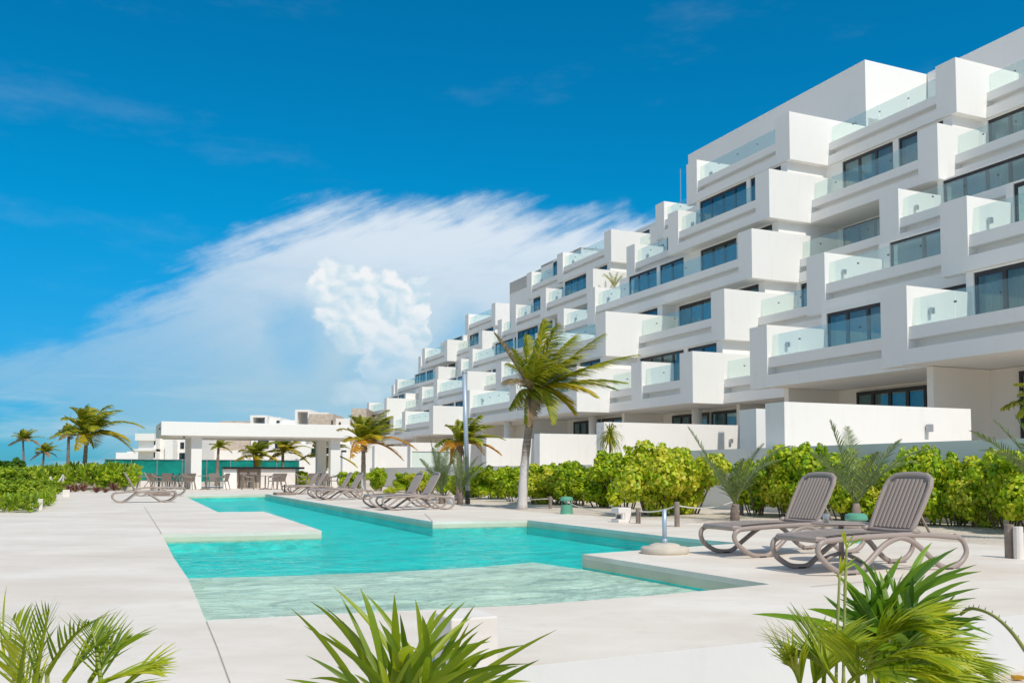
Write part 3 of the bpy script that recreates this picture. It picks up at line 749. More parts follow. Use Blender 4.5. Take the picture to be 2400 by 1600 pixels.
# another coconut palms : (px trunk x base, base y, z, crown x, crown y, D, L, n, mats, ll, label)
for i, (x0, z0, x1, y1, D, L, n_, mats, wh, lab, sd_) in enumerate([
   (852, -.05, 852, 1040, 42, 1.75, 17, [L_coco, L_coco, L_cocoy, L_cocoo], .35, 'coconut palm with yellow and orange lower fronds right of the pavilion', 11),
   (1077, -.05, 1077, 1046, 31, 1.25, 15, [L_coco, L_coco, L_coco, L_cocoo], 0, 'small coconut palm with orange lower fronds behind the steel pole', 12),
   (597, 0, 598, 1073, 60, 1.55, 16, [L_coco, L_coco, L_cocoy], 0, 'low green palm with yellow tips behind the bar counter', 13),
   (662, 0, 663, 1062, 61, 1.5, 14, [L_coco, L_cocoy, L_cocoy], .4, 'yellowish palm with a pale trunk foot behind the right end of the bar', 14),
   (753, 0, 753, 1075, 60, 1.8, 16, [L_coco, L_coco, L_cocoy], 0, 'green palm seen between the two right columns of the pavilion', 15),
   (196, .4, 203, 1025, 50, 2.25, 17, [L_coco, L_coco, L_coco, L_cocoy], .25, 'tallest windblown palm on the dune at the left, white trunk foot', 16),
   (159, .3, 161, 1024, 64, 1.25, 9, [L_coco, L_coco, L_cocod], 0, 'thin palm just behind the tallest dune palm', 17),
   (57, .4, 54, 1035, 95, 1.7, 14, [L_coco, L_coco, L_cocod], 0, 'leftmost slender palm far off on the dune', 18),
   (98, .6, 103, 1063, 90, 1.4, 13, [L_coco, L_coco, L_cocod], 0, 'short far palm right of the leftmost slender one', 19),
   (508, 0, 512, 1050, 66, .9, 9, [L_coco, L_coco], 0, 'thin young palm with a long bare trunk behind the left half of the pavilion', 20),
   (2470, 0, 2440, 950, 17, .75, 14, [L_coco, L_coco], 0, 'bright palm cut off by the right edge of the view', 21)]):
    b_ = atD(x0, HOR, D); b_.z = z0; t_ = atD(x1, y1, D)
    palm('coconut_palm', lab, b_, t_, .13 if D < 50 else .14, .09, rfronds(sd_, n_, L*1.05, mats, L*.46, 30 if D < 55 else 24, .07 if D < 50 else .095, .3, wind=.22), 'coconut palms', wh, D < 55, None, sd_)
# date-like young palms, grey green, among the hedge
def young_palm(label, base, L, tips, D, h=.25, seed=3, wd=.017, ll=.36):
    rt = empty('young_palm', base, 0, label, 'palm tree', 'young grey green palms by the hedge')
    MB().tube([(0, 0, -.1), (0, 0, h*.5), (0, 0, h)], [.10, .085, .05], 9).build('trunk', M['bark'], rt, smooth=True)
    top = Vector((0, 0, h))
    for i, (x, y, dd, arch) in enumerate(tips):
        tip = atD(x, y, D+dd)-Vector(base)-top; l = tip.length
        frond_mesh(top, top+tip*.5+Vector((0, 0, arch*l)), top+tip, ll, 40, wd, droop=.08, wind=Vector((.06, 0, 0)), fwd=.55, r=.012, sd=seed*50+i).build('frond', L_phx, rt)
b_ = atz(1722, 1216)
young_palm('young palm with one frond leaning left, behind the left near lounger', b_, 1.6, [(1612, 1000, 0, .02), (1640, 1060, .8, .06), (1790, 1040, -.4, .22), (1862, 1045, .2, .34), (1840, 1080, 1., .3), (1745, 1075, -.7, .15), (1690, 1100, -.6, .1)], b_.y, .3, 3)
b_ = atD(2008, 1243, 15.0); b_.z = 0
young_palm('young palm with wide arching fronds between the two near loungers', b_, 1.8, [(1945, 985, 0, .06), (1985, 1000, .5, .05), (1900, 1060, -.5, .2), (2110, 1030, .2, .12), (2190, 1050, -.3, .26), (2150, 1085, .7, .28), (1935, 1100, .6, .2), (2060, 1060, -.6, .15)], 15.0, .42, 4)
b_ = atD(2480, 1250, 13.0); b_.z = 0
young_palm('young palm reaching in from the right edge above the hedge', b_, 1.8, [(2275, 1010, 0, .15), (2330, 985, .5, .12), (2300, 1055, -.5, .25), (2380, 975, .2, .12), (2400, 1040, -.4, .2), (2450, 980, 0, .1)], 13.0, .5, 5)
b_ = atD(1035, 1190, 27.0); b_.z = 0
young_palm('blue green bushy young palm just left of the steel pole', b_, 1.8, [(1006, 1022, 0, .05), (1022, 1030, .5, .05), (985, 1075, -.5, .15), (1050, 1045, .2, .1), (1062, 1080, -.3, .2), (1000, 1100, .7, .2), (1030, 1060, -.6, .1), (1014, 1050, -.4, .08)], 27.0, .3, 6, .016)
b_ = atD(1078, 1190, 27.5); b_.z = 0
young_palm('blue green young palm spreading right of the steel pole', b_, 1.8, [(1052, 1045, 0, .05), (1070, 1055, .5, .05), (1140, 1082, -.5, .2), (1120, 1070, .2, .2), (1092, 1070, -.3, .1), (1128, 1100, .7, .2)], 27.5, .3, 7, .016)
# dracaena with a spiky head
b_ = atD(1428, 1180, 30); b_.z = 0; rt = empty('dracaena', b_, 0, 'slim dracaena with a spiky green head in front of the white garden wall', 'plant')
hd = atD(1430, 1018, 30)-b_
MB().tube([(0, 0, 0), hd*.5+Vector((.02, 0, 0)), hd], [.05, .04, .035], 8).build('trunk', M['bark'], rt, smooth=True)
mb = MB(); rnd = random.Random(3)
for i in range(110):
    a = rnd.uniform(0, 6.283); el = rnd.uniform(-.9, 1.4); d = Vector((math.cos(a)*math.cos(el), math.sin(a)*math.cos(el), math.sin(el)))
    p0 = hd+Vector((0, 0, rnd.uniform(-.2, .1))); L = rnd.uniform(.35, .6)
    P = [p0, p0+d*L*.5, p0+d*L*.85+Vector((0, 0, -.10)), p0+d*L+Vector((0, 0, -.26))]
    mb.ribbon(P, [.03, .04, .03, .003], d.cross(UP).normalized(), .3)
mb.build('leaf_head', L_coco, rt)
# shrubs
def leafball(seed, rx, ry, h, n, ls, lumps=15):
    rnd = random.Random(seed); mb = MB(); C = []
    for i in range(lumps):
        a = rnd.uniform(0, 6.283); q = rnd.uniform(.15, .82)
        C.append((Vector((math.cos(a)*rx*q, math.sin(a)*ry*q, h*rnd.uniform(.22, .84))), rnd.uniform(.16, .36)*min(rx, h)))
    C.append((Vector((0, 0, h*.5)), min(rx, h)*.45))
    for i in range(16):      # upright shoots break the outline
        a = rnd.uniform(0, 6.283); q = rnd.uniform(.1, .8); C.append((Vector((math.cos(a)*rx*q, math.sin(a)*ry*q, h*rnd.uniform(.75, 1.02))), rnd.uniform(.06, .13)*h))
    tot = sum(r*r for _, r in C)
    for c, r in C:
        for _ in range(int(n*r*r/tot)):
            d = Vector((rnd.gauss(0, 1), rnd.gauss(0, 1), rnd.gauss(0, 1))).normalized(); p = c+d*r*rnd.uniform(.72, 1.08)
            if p.z < .03: continue
            nn = (d+Vector((rnd.gauss(0, .5), rnd.gauss(0, .5), .35+rnd.gauss(0, .5)))).normalized()
            a = nn.cross(Vector((rnd.gauss(0, 1), rnd.gauss(0, 1), rnd.gauss(0, 1)))).normalized(); b = nn.cross(a)
            s = ls*rnd.uniform(.55, 1.25); i0 = len(mb.v); cup = nn*(s*.22)
            for k in range(7):
                th = k/7*6.2832; mb.v.append(tuple(p+(a*math.cos(th)*1.08+b*math.sin(th))*s*(1.0 if k else 1.15)+(cup if k in (2, 5, 1, 6) else cup*.2)))
            mb.f.append(tuple(range(i0, i0+7)))
    return mb
def stems(seed, rx, h, n=9):
    rnd = random.Random(seed); mb = MB()
    for i in range(n):
        a = rnd.uniform(0, 6.283); q = rx*rnd.uniform(.3, .8)
        mb.tube([(q*.3*math.cos(a), q*.3*math.sin(a), -.05), (q*.6*math.cos(a), q*.6*math.sin(a), h*.35), (q*math.cos(a), q*math.sin(a), h*.75)], [.022, .016, .007], 5)
    return mb
SH = []
for i, (m_, sd_) in enumerate(((L_sea, 1), (L_sea, 2), (L_sea2, 3), (L_sea, 4))):
    SH.append((leafball(sd_, 1.0, .9, 1.3, 7000, .037).mesh('foliage', m_), stems(sd_, 1.0, 1.3).mesh('stem', M['stem'])))
def shrub(label, loc, v, sx, sz, rz, group, cat='shrub', name='shrub'):
    rt = empty(name, loc, rz, label, cat, group); sx2 = sx*random.uniform(.82, 1.12); sz *= random.uniform(.9, 1.08)
    for nm, me in (('foliage', SH[v][0]), ('stem', SH[v][1])):
        o = bpy.data.objects.new(nm, me); COL.objects.link(o); o.parent = rt; o.scale = (sx, sx2, sz)
ORD = ['first', 'second', 'third', 'fourth', 'fifth', 'sixth', 'seventh', 'eighth', 'ninth', 'tenth', 'eleventh', 'twelfth', 'thirteenth', 'fourteenth', 'fifteenth']
# left hedge run, from the leaning palm's far side toward the gap
hl = [(1608, 1203, 1.36, 2, 1.05), (1530, 1205, 1.50, 2, 1.15), (1465, 1190, 1.30, 0, 1.0), (1410, 1187, 1.05, 3, .95), (1360, 1182, 1.12, 1, .95), (1310, 1178, 1.18, 0, .95), (1262, 1178, 1.15, 2, .9), (1205, 1174, 1.0, 1, .95), (1160, 1168, 1.02, 0, 1.0), (1115, 1166, .95, 2, .9), (1075, 1163, .85, 3, .9), (1035, 1158, .9, 1, .9), (990, 1156, 1.0, 2, .95), (958, 1152, .9, 0, .9)]
for i, (x, y, h, v, s) in enumerate(hl):
    p = atz(x, y, 0); p.z = -.04
    lab = 'biggest yellow green sea grape shrub at the right end of the left hedge' if i == 1 else '%s round leaved shrub of the left hedge counting from the gap' % ORD[i]
    shrub(lab, p, v, s, h/1.3, i*1.3, 'sea grape shrubs of the hedges')
hr = [(1775, 1215, 1.1, 0, .8), (1845, 1218, 1.30, 2, .80), (1915, 1222, 1.30, 3, .85), (1985, 1228, 1.22, 0, .8), (2055, 1228, 1.0, 2, .80), (2120, 1232, 1.05, 1, .75), (2180, 1238, 1.22, 3, .62), (2240, 1240, .92, 3, .75), (2300, 1243, 1.22, 2, .62), (2365, 1248, 1.15, 1, .75), (2435, 1254, 1.15, 0, .8)]
for i, (x, y, h, v, s) in enumerate(hr):
    p = atz(x, y-10, 0); p.z = -.04
    shrub('%s round leaved shrub of the right hedge counting from the gap' % ORD[i], p, v, s, h/1.3, i*1.7, 'sea grape shrubs of the hedges')
for lab, x, y, h, v, s in (('small dark sea grape tree right of the pavilion right column', 888, 1150, 1.15, 3, .75), ('bright green shrub hiding the foot of the palm right of the pavilion', 828, 1146, .95, 0, 1.0),
                           ('low green shrub just behind the right end of the bar', 700, 1142, .9, 1, 1.1), ('bright round shrub in front of the green mesh fence', 280, 1148, 1.0, 0, 1.2),
                           ('small yellow green seedling in the sand right of the pavilion', 918, 1158, .32, 2, .35)):
    p = atz(x, y, 0); p.z = -.04; shrub(lab, p, v, s, h/1.3, x, 'loose shrubs around the pavilion')
# dune shrubs at the left
SH.append((leafball(21, 1.0, .9, 1.3, 2600, .055).mesh('foliage', L_dune), stems(21, 1.0, 1.3).mesh('stem', M['stem'])))
SH.append((leafball(22, 1.0, .9, 1.3, 3400, .060, 12).mesh('foliage', L_dark), stems(22, 1.0, 1.3).mesh('stem', M['stem'])))
dl = [(15, 1134, 2.0, 5, 1.7, 'large dark green shrub at the left edge of the view'), (-60, 1180, 1.0, 4, 1.1, 'bright dune shrub half outside the left edge'), (22, 1186, .62, 4, .75, 'bright dune shrub nearest the white posts'), (60, 1174, .62, 4, .8, 'bright dune shrub behind the nearest white post at the left'),
      (100, 1158, .6, 4, .9, 'bright dune shrub between the two white posts'), (135, 1152, .5, 4, .8, 'bright dune shrub beside the farther white post'), (40, 1152, 1.0, 4, 1.3, 'pale dune shrub below the large dark shrub'), (90, 1140, 1.1, 4, 1.6, 'pale dune shrub under the rope fence'), (0, 1160, 1.0, 4, 1.2, 'pale dune shrub at the left edge below the large dark one')]
for x, y, h, v, s, lab in dl:
    p = atz(x, y, 0); p.z = -.04; shrub(lab, p, v, s, h/1.3, x*.7, 'green shrubs on the dune')
# far ground cover on the dune
def scatter(name, label, m_, n, gen, size, seed):
    rnd = random.Random(seed); mb = MB()
    for _ in range(n):
        p, hgt = gen(rnd); 
        for q in range(5):
            a = rnd.uniform(0, 6.283); el = rnd.uniform(.2, 1.3); d = Vector((math.cos(a)*math.cos(el), math.sin(a)*math.cos(el), math.sin(el))); s = size*rnd.uniform(.6, 1.3)
            sv = d.cross(UP).normalized()
            mb.ribbon([p+Vector((0, 0, hgt*.0)), p+d*s*.55, p+d*s], [s*.28, s*.36, s*.05], sv, .2)
    o = mb.build(name, m_); tag(o, label, 'ground cover', None, 'stuff'); return o
def dune_gen(rnd):
    D = 47+rnd.random()**1.3*85; x = rnd.uniform(-250, 300 if D < 60 else 330)
    p = atD(x, HOR, D); hz = .75+.8*mnoise.noise(Vector((p.x*.13, p.y*.05, 1)))+(D-36)*.008
    p.z = rnd.uniform(.15, 1)*max(.3, hz); return p, 0
scatter('dune_scrub', 'green scrub covering the dune behind the left palms', L_dune, 9000, dune_gen, .34, 5)
def near_gen(rnd):
    D = rnd.uniform(21, 44); x = rnd.uniform(-260, 128)-max(0, 26-D)*9
    p = atD(x, HOR, D); p.z = rnd.uniform(0, .30)*(.5+.5*mnoise.noise(Vector((p.x*.5, p.y*.3, 2)))+.35); return p, 0
scatter('beach_creeper', 'low bright green creeper beside the left edge of the deck', L_dune, 5000, near_gen, .16, 6)
# purple spiderworts
rnd = random.Random(9)
SPk = MB()
for i in range(34):
    a = i*2.4; el = rnd.uniform(.3, 1.4); d = Vector((math.cos(a)*math.cos(el), math.sin(a)*math.cos(el), math.sin(el))); L = rnd.uniform(.3, .48)
    SPk.ribbon([Vector((0, 0, 0)), d*L*.5, d*L+Vector((0, 0, -.04))], [.03, .055, .004], d.cross(UP).normalized(), .5)
SPm = SPk.mesh('purple_plant', L_purple)
for i, (x, y, s, lab) in enumerate([(82, 1178, 1.1, 'purple rosette plant just behind the nearest white post'), (160, 1153, 1.3, 'purple rosette plant left in the row behind the deck'), (176, 1152, 1.4, 'purple rosette plant beside the farther white post'), (195, 1151, 1.4, 'purple rosette plant under the tallest dune palm'),
       (226, 1154, 1.1, 'small red purple plant alone in the white gravel'), (247, 1154, .8, 'smallest purple plant left of the back of the left lounger'), (268, 1150, 1.4, 'purple rosette plant behind the backrest of the left lounger'), (215, 1138, 1.5, 'purple plant right of the tall dune palm'), (240, 1136, 1.5, 'dark purple plant left of the bright round shrub'), (262, 1138, 1.3, 'dark purple plant nearest the green mesh fence'), (277, 1146, 1.1, 'purple plant between the two left loungers')]):
    o = bpy.data.objects.new('purple_plant', SPm); COL.objects.link(o); p = atz(x, y); o.location = (p.x, p.y, 0); o.scale = (s, s, s); o.rotation_euler = (0, 0, i)
    tag(o, lab, 'plant', 'purple plants behind the deck')

# ------------------------------------------------------------------ sun loungers
def make_lounger(ang=61):
    rt = empty('sun_lounger')
    # local x: foot -> head, y across
    P = [(.10,.325),(.02,.29),(0,.22),(.06,.13),(.20,.045),(.33,.02),(.46,.03),(.60,.12),(.80,.255),(.97,.32),(1.10,.315),(1.24,.25),(1.40,.12),(1.53,.035),(1.66,.02),(1.80,.06),(1.885,.16),(1.86,.27),(1.75,.325)]
    for sy in (-1, 1):
        mb = MB(); y = sy*.315
        mb.tube(catmull([(a, y+(sy*.02 if b < .2 else 0), b) for a, b in P], 5), .025, 8, 1.0, 1.1)
        mb.tube(catmull([(.06, y, .318), (.35, y, .335), (.9, y, .35), (1.35, y, .345), (1.80, y, .305)], 5), .025, 8, .95, 1.15)
        mb.build('side_frame', M['plastic'], rt, smooth=True)
        for fx in (.36, 1.62):
            MB().box(fx-.045, fx+.045, y-.028+sy*.02, y+.028+sy*.02, 0, .016).build('foot', M['plastic_dark'], rt)
    # bed with long grooves
    mb = MB(); nx_ = 14
    def zb_(x): return .335+.03*math.sin(math.pi*min(1, max(0, x/1.25)))-.0*(x < .1)
    ns = 11
    for j in range(ns):
        y0 = -.285+.57*j/ns+.006; y1 = -.285+.57*(j+1)/ns-.006
        for i in range(nx_):
            x0 = .07+1.16*i/nx_; x1 = .07+1.16*(i+1)/nx_
            mb.poly([(x0, y0, zb_(x0)+.02), (x1, y0, zb_(x1)+.02), (x1, y1, zb_(x1)+.02), (x0, y1, zb_(x0)+.02)])
    for i in range(nx_):
        x0 = .07+1.16*i/nx_; x1 = .07+1.16*(i+1)/nx_
        mb.poly([(x0, -.29, zb_(x0)+.008), (x1, -.29, zb_(x1)+.008), (x1, .29, zb_(x1)+.008), (x0, .29, zb_(x0)+.008)])
        mb.poly([(x0, .29, zb_(x0)-.02), (x1, .29, zb_(x1)-.02), (x1, -.29, zb_(x1)-.02), (x0, -.29, zb_(x0)-.02)])
    mb.tube([(.10, -.30, .325), (.035, -.27, .33), (.015, 0, .335), (.035, .27, .33), (.10, .30, .325)], .034, 8)
    mb.tube([(1.23, -.30, .345), (1.23, .30, .345)], .025, 8)
    mb.build('bed', M['plastic'], rt, smooth=False)
    # backrest : rounded outline, raised border, ribbed panel
    a = R(ang); cx, sx = math.cos(a), math.sin(a); hx, hz = 1.22, .37; L = .66; Wd = .30
    def bp(s_, y, n_): return (hx+s_*cx-n_*sx*-1*-1, y, hz+s_*sx+n_*cx)   # n_: towards the sitter
    def bpt(s_, y, n_): s_ *= .92; return (hx+s_*cx-n_*sx, y, hz+s_*sx+n_*cx)
    out_ = [(0, -.27), (.12, -.285), (.35, -.30), (.55, -.30), (.64, -.275), (.685, -.21), (.70, -.10), (.702, 0), (.70, .10), (.685, .21), (.64, .275), (.55, .30), (.35, .30), (.12, .285), (0, .27)]
    bk = MB()
    bk.tube([bpt(s_, y*.955, 0) for s_, y in out_], .030, 8, 1.0, .8)
    bk.tube([bpt(0.01, -.27, 0), bpt(.0, 0, 0), bpt(0.01, .27, 0)], .024, 8)
    pts = [bpt(min(s_, .68), y*.93, -.004) for s_, y in out_]
    bk.poly(pts); bk.poly([bpt(min(s_, .68), y*.93, -.014) for s_, y in reversed(out_)])
    for j in range(9):
        y0 = -.235+.47*j/9+.008; y1 = -.235+.47*(j+1)/9-.008
        z1_ = .645 if 0 < j < 8 else .60
        i0 = len(bk.v)
        for (s_, yy) in ((.04, y0), (z1_, y0), (z1_, y1), (.04, y1)): bk.v.append(bpt(s_, yy, .001))
        for (s_, yy) in ((.045, y0+.006), (z1_-.006, y0+.006), (z1_-.006, y1-.006), (.045, y1-.006)): bk.v.append(bpt(s_, yy, .013))
        bk.f += [(i0+4, i0+5, i0+6, i0+7), (i0, i0+1, i0+5, i0+4), (i0+1, i0+2, i0+6, i0+5), (i0+2, i0+3, i0+7, i0+6), (i0+3, i0, i0+4, i0+7)]
    bk.build('backrest', M['plastic'], rt, smooth=False)
    # support prop and hinge knobs
    s = MB()
    for sy in (-.2, .2): s.tube([bpt(.30, sy, -.03), (1.55, sy, .33)], .012, 6)
    s.tube([bpt(.30, -.2, -.03), bpt(.30, .2, -.03)], .012, 6); s.tube([(1.55, -.31, .33), (1.55, .31, .33)], .014, 6)
    s.build('back_prop', M['plastic'], rt, smooth=True)
    for sy in (-.315, .315): MB().tube([(1.17, sy, .375), (1.22, sy, .385), (1.27, sy, .375)], [.02, .034, .02], 8).build('hinge', M['plastic'], rt, smooth=True)
    return rt
lg = make_lounger()
def put_lounger(o, w, u, rz, label):
    p = wv(w, u); o.location = (p.x, p.y, 0); o.rotation_euler = (0, 0, AZ+rz); o.scale = (.96, .96, .96)
    tag(o, label, 'sun lounger', 'taupe plastic sun loungers')
def from_foot(x, y):      # near side foot contact in the photo -> foot end w, centre u
    u, w = to_uw(atz(x, y)); return w-.36, u+.335
LL = []
w, u = from_foot(1998, 1347); LL.append((w, u, 0, 'right one of the two nearest taupe sun loungers, in front of the side table'))
w, u = from_foot(1790, 1306); LL.append((w, u, 0, 'left one of the two nearest taupe sun loungers, beside the umbrella base'))
w, u = from_foot(932, 1195.5); LL.append((w, u, 0, 'right lounger of the pair nearest the steel pole'))
w, u = from_foot(899, 1190.5); LL.append((w, u, 0, 'left lounger of the pair nearest the steel pole'))
w, u = from_foot(776, 1171.5); LL.append((w, u, 0, 'right lounger of the middle pair along the far pool edge')); LL.append((w+.1, u+1.9, 0, 'left lounger of the middle pair along the far pool edge'))
w, u = from_foot(702, 1158.5); LL.append((w, u, 0, 'right lounger of the farthest pair beside the pavilion column')); LL.append((w+.15, u+2.2, 0, 'left lounger of the farthest pair beside the pavilion column'))
u, w = to_uw(atz(384, 1176.6)); LL.append((w+.36, u+.3, math.pi, 'front taupe lounger alone left of the pool, head to the left'))
u, w = to_uw(atz(411, 1162)); LL.append((w+.36, u+.3, math.pi, 'rear taupe lounger left of the pool, partly behind the front one'))
for i, (w, u, rz, lab) in enumerate(LL):
    o = lg if i == 0 else copy_tree(lg)
    put_lounger(o, w, u, rz+R([0, 0, -1.5, 1, 2, -1, -2, 1.5, 1, -2][i]), lab)
# side table with a cup
tp = atD(1971, 1225.4, 9.62); rt = empty('side_table', (tp.x, tp.y, 0), 0, 'small round taupe side table between the two nearest loungers', 'side table')
MB().lathe([(.0, .375), (.27, .378), (.30, .385), (.305, .395), (.295, .402), (0, .402)], 36).build('table_top', M['plastic'], rt, smooth=False)
MB().tube([(0, 0, .02), (0, 0, .38)], .028, 10).build('table_stem', M['plastic'], rt, smooth=True)
s = MB()
for k in range(4):
    a = k*math.pi/2+.5; s.tube([(0, 0, .09), (.12*math.cos(a), .12*math.sin(a), .06), (.26*math.cos(a), .26*math.sin(a), .012)], [.02, .018, .014], 6)
s.build('table_feet', M['plastic'], rt, smooth=True)
cp = atD(1936, 1222, 9.5); c = MB().lathe([(.026, 0), (.038, .095), (.036, .095), (.024, .004)], 20)
o = c.build('drinking_cup', glassmat('clear_cup', (.88, .92, .94), .10, add=(.8, .8, .8)), None, True, (cp.x, cp.y, .402))
tag(o, 'clear plastic cup standing on the round side table', 'cup')
# umbrella base with its tube
p = atz(1558, 1296); rt = empty('umbrella_base', (p.x, p.y, 0), 0, 'round pale concrete umbrella base with a steel tube at the pool edge', 'umbrella base', 'umbrella bases')
MB().lathe([(.262, 0), (.272, .015), (.272, .06), (.255, .075), (.18, .08), (.165, .10), (.11, .115), (0, .118)], 36).build('concrete_weight', M['concrete'], rt, smooth=True)
MB().lathe([(.026, .10), (.026, .50), (.022, .50), (.022, .47)], 16).build('steel_tube', M['steel'], rt, smooth=True)
MB().lathe([(.034, .10), (.034, .16), (.027, .165)], 16).build('collar', M['steel'], rt, smooth=True)
for x, y, lab in ((372, 1160, 'flat dark brown umbrella base between the two left loungers'), (667, 1159, 'flat dark brown umbrella base at the foot of the farthest loungers')):
    p = atz(x, y); rt = empty('umbrella_base', (p.x, p.y, 0), AZ, lab, 'umbrella base', 'umbrella bases')
    MB().box(-.4, .4, -.4, .4, 0, .10).build('weight_tray', M['wood'], rt, bevel=.03); MB().tube([(0, 0, .1), (0, 0, .42)], .03, 8).build('steel_tube', M['frame'], rt)
# steel pole
p = atz(1096, 1178); q = atD(1088, 874, p.y); rt = empty('steel_pole', (p.x, p.y, 0), 0, 'tall blue grey steel pole with a dark foot standing in the sand', 'pole')
MB().tube([(0, 0, .35), Vector((q.x-p.x, 0, q.z))], .068, 16).build('shaft', M['steel'], rt, smooth=True)
MB().tube([(0, 0, -.05), (0, 0, .36)], .074, 16).build('foot', M['plastic_dark'], rt, smooth=True)
MB().tube([Vector((q.x-p.x, 0, q.z)), Vector((q.x-p.x, 0, q.z+.04))], [.08, .05], 16).build('cap', M['steel'], rt, smooth=True)
# green garden lights
for x, y, D, lab in ((1328, 1204, 0, 'green mushroom garden light in front of the left hedge'), (2008, 1270, 12.2, 'green garden light behind the round side table'), (743, 1150, 0, 'small dark green garden light near the pavilion column')):
    p = atz(x, y) if not D else atD(x, y, D); rt = empty('garden_light', (p.x, p.y, 0), 0, lab, 'garden light', 'green garden lights')
    k = 1 if D or x == 1328 else .8
    MB().lathe([(.15*k, 0), (.14*k, .02), (.125*k, .20*k), (0, .21*k)], 24).build('housing', M['green'], rt, smooth=False)
    MB().lathe([(.0, .29*k), (.135*k, .29*k), (.145*k, .31*k), (.135*k, .36*k), (.10*k, .38*k), (0, .385*k)], 24).build('cap', M['green'], rt, smooth=False)
    s = MB()
    for q_ in range(4): s.tube([(.1*k*math.cos(q_*1.57), .1*k*math.sin(q_*1.57), .19*k), (.1*k*math.cos(q_*1.57), .1*k*math.sin(q_*1.57), .30*k)], .009, 6)
    s.build('cap_rods', M['green'], rt)
# pale block lights
def block_light(x, y, wd, h, lab, D=None, hole=True):
    p = atz(x, y); rt = empty('block_light', (p.x, p.y, 0), AZ, lab, 'block light', 'pale block lights along the deck')
    a = wd/2; m = MB()
    if hole: m.box(-a, a*.05, -a, a, 0, h*.22); m.box(-a, a*.05, -a, a, h*.62, h); m.box(-a*.0+.0005, a, -a, a, 0, h); m.box(-a*.35, -a*.02, -a*.98, a*.98, h*.22, h*.62)
    else: m.box(-a, a, -a, a, 0, h)
    m.build('block_body', M['block'], rt, bevel=.008)
    if hole: MB().box(-a*.40, -a*.352, -a*.5, a*.5, h*.25, h*.5).build('lamp_slot', M['darkline'], rt)
block_light(1456, 1223, .27, .27, 'pale block light with a niche near the rope posts')
block_light(87, 1195, .24, .27, 'nearest white block post at the left edge of the deck', hole=False)
block_light(155, 1164, .24, .27, 'farther white block post at the left edge of the deck', hole=False)
block_light(1052, 1180, .24, .22, 'pale block behind the lounger pair nearest the steel pole', hole=False)
block_light(340, 1146, .5, .45, 'white block planter near the green mesh fence', hole=False)
block_light(1092, 1560, .235, .245, 'big pale block light behind the central foreground plant', hole=False)
# rope posts
def post(x, y, h, lab, r=.045, m_='wood'):
    p = atz(x, y); rt = MB().tube([(0, 0, -.1), (0, 0, h)], r, 12).build('rope_post', M[m_], None, False, (p.x, p.y, 0))
    tag(rt, lab, 'post', 'short rope posts in the sand'); return Vector((p.x, p.y, h-.06))
pA = post(1496, 1226, .28, 'short brown rope post right of the pale block light')
pB = post(1587, 1234, .42, 'grey rope post just right of the umbrella base tube')
pC = post(1655, 1186, .40, 'far rope post in the gap between the hedges')
pD = post(1738, 1204, .42, 'dark rope post right of the young palm')
pE = post(2367, 1307, .36, 'dark rope post at the right edge of the view', .05)
pF = post(1290, 1190, .30, 'short post left of the green garden light')
pG = post(1672, 1160, .40, 'farthest brown rope post below the garden wall')
pH = post(1000, 1172, .3, 'rope post between the hedge and the loungers')
pN = atz(2396, 1306); pN = post(2388, 1309, .34, 'pale grey post beside the dark rope post at the right edge', .05, 'block')
def rope(a, b, sag, lab):
    P = [a.lerp(b, t/12)+Vector((0, 0, -sag*4*(t/12)*(1-t/12))) for t in range(13)]
    o = MB().tube(P, .012, 6).build('rope', M['rope'], smooth=True); tag(o, lab, 'rope', 'ropes between the short posts')
rope(pA, pB, .05, 'rope between the short brown post and the grey post'); rope(pB, pD, .12, 'rope running from the grey post to the young palm'); rope(pC, pG, .06, 'rope between the two far posts in the hedge gap')
rope(pE, pE+Vector((2.5, .2, 0)), .2, 'rope leaving the dark post toward the right'); rope(pH, pF, .1, 'rope in front of the left hedge')
rope(pA, pA+(pF-pA)*.8, .12, 'slack rope lying left of the short brown post')
prev = None
for i, (x, y) in enumerate([(104, 1131), (118, 1127), (133, 1124), (147, 1121), (162, 1118), (176, 1115), (189, 1112), (205, 1109)]):
    p = atD(x, y, 40+i*2); h = .42
    if i % 2 == 1:
        o = MB().tube([(0, 0, -.6), (0, 0, h*.5)], .05, 8).build('rope_post', M['rope'], None, False, (p.x, p.y, p.z)); tag(o, 'white rope post on the dune, %s from the left' % ORD[i//2], 'post', 'white rope posts on the dune')
        top = p+Vector((0, 0, .18))
        if prev is not None:
            P = [prev.lerp(top, t/8)+Vector((0, 0, -.3*4*(t/8)*(1-t/8))) for t in range(9)]
            o = MB().tube(P, .035, 6).build('rope', M['rope'], smooth=True); tag(o, 'sagging white rope on the dune, %s span from the left' % ORD[i//2-1], 'rope', 'white ropes on the dune')
        prev = top

# ------------------------------------------------------------------ pavilion, bar, tables and chairs
FL = atD(377.5, 1021, 50.3); ufl, wfl = to_uw(FL); LENP = 11.55; DEP = 5.2
pv = empty('pavilion', wv(wfl, ufl), AZ, 'open white pavilion with a flat roof on four square columns', 'pavilion')
s = MB(); s.box(0, LENP, 0, DEP, 2.92, 3.68); s.build('roof', M['plaster'], pv, bevel=.02)
MB().box(.35, LENP-.35, .35, DEP-.35, 2.86, 2.92).build('soffit_panel', M['plaster'], pv)
cols_ = [(1.62, .55), (9.42, .55), (1.62, 4.2), (9.42, 4.2)]
for a, b in cols_: MB().box(a, a+.56, b, b+.56, 0, 2.86).build('column', M['plaster'], pv)
s = MB(); s.tube([(1.2, .2, 2.86), (1.2, .2, 2.80)], .06, 8); s.tube([(-.01, .6, 3.3), (-.08, .6, 3.3)], .05, 8); s.build('spotlight', M['frame'], pv)
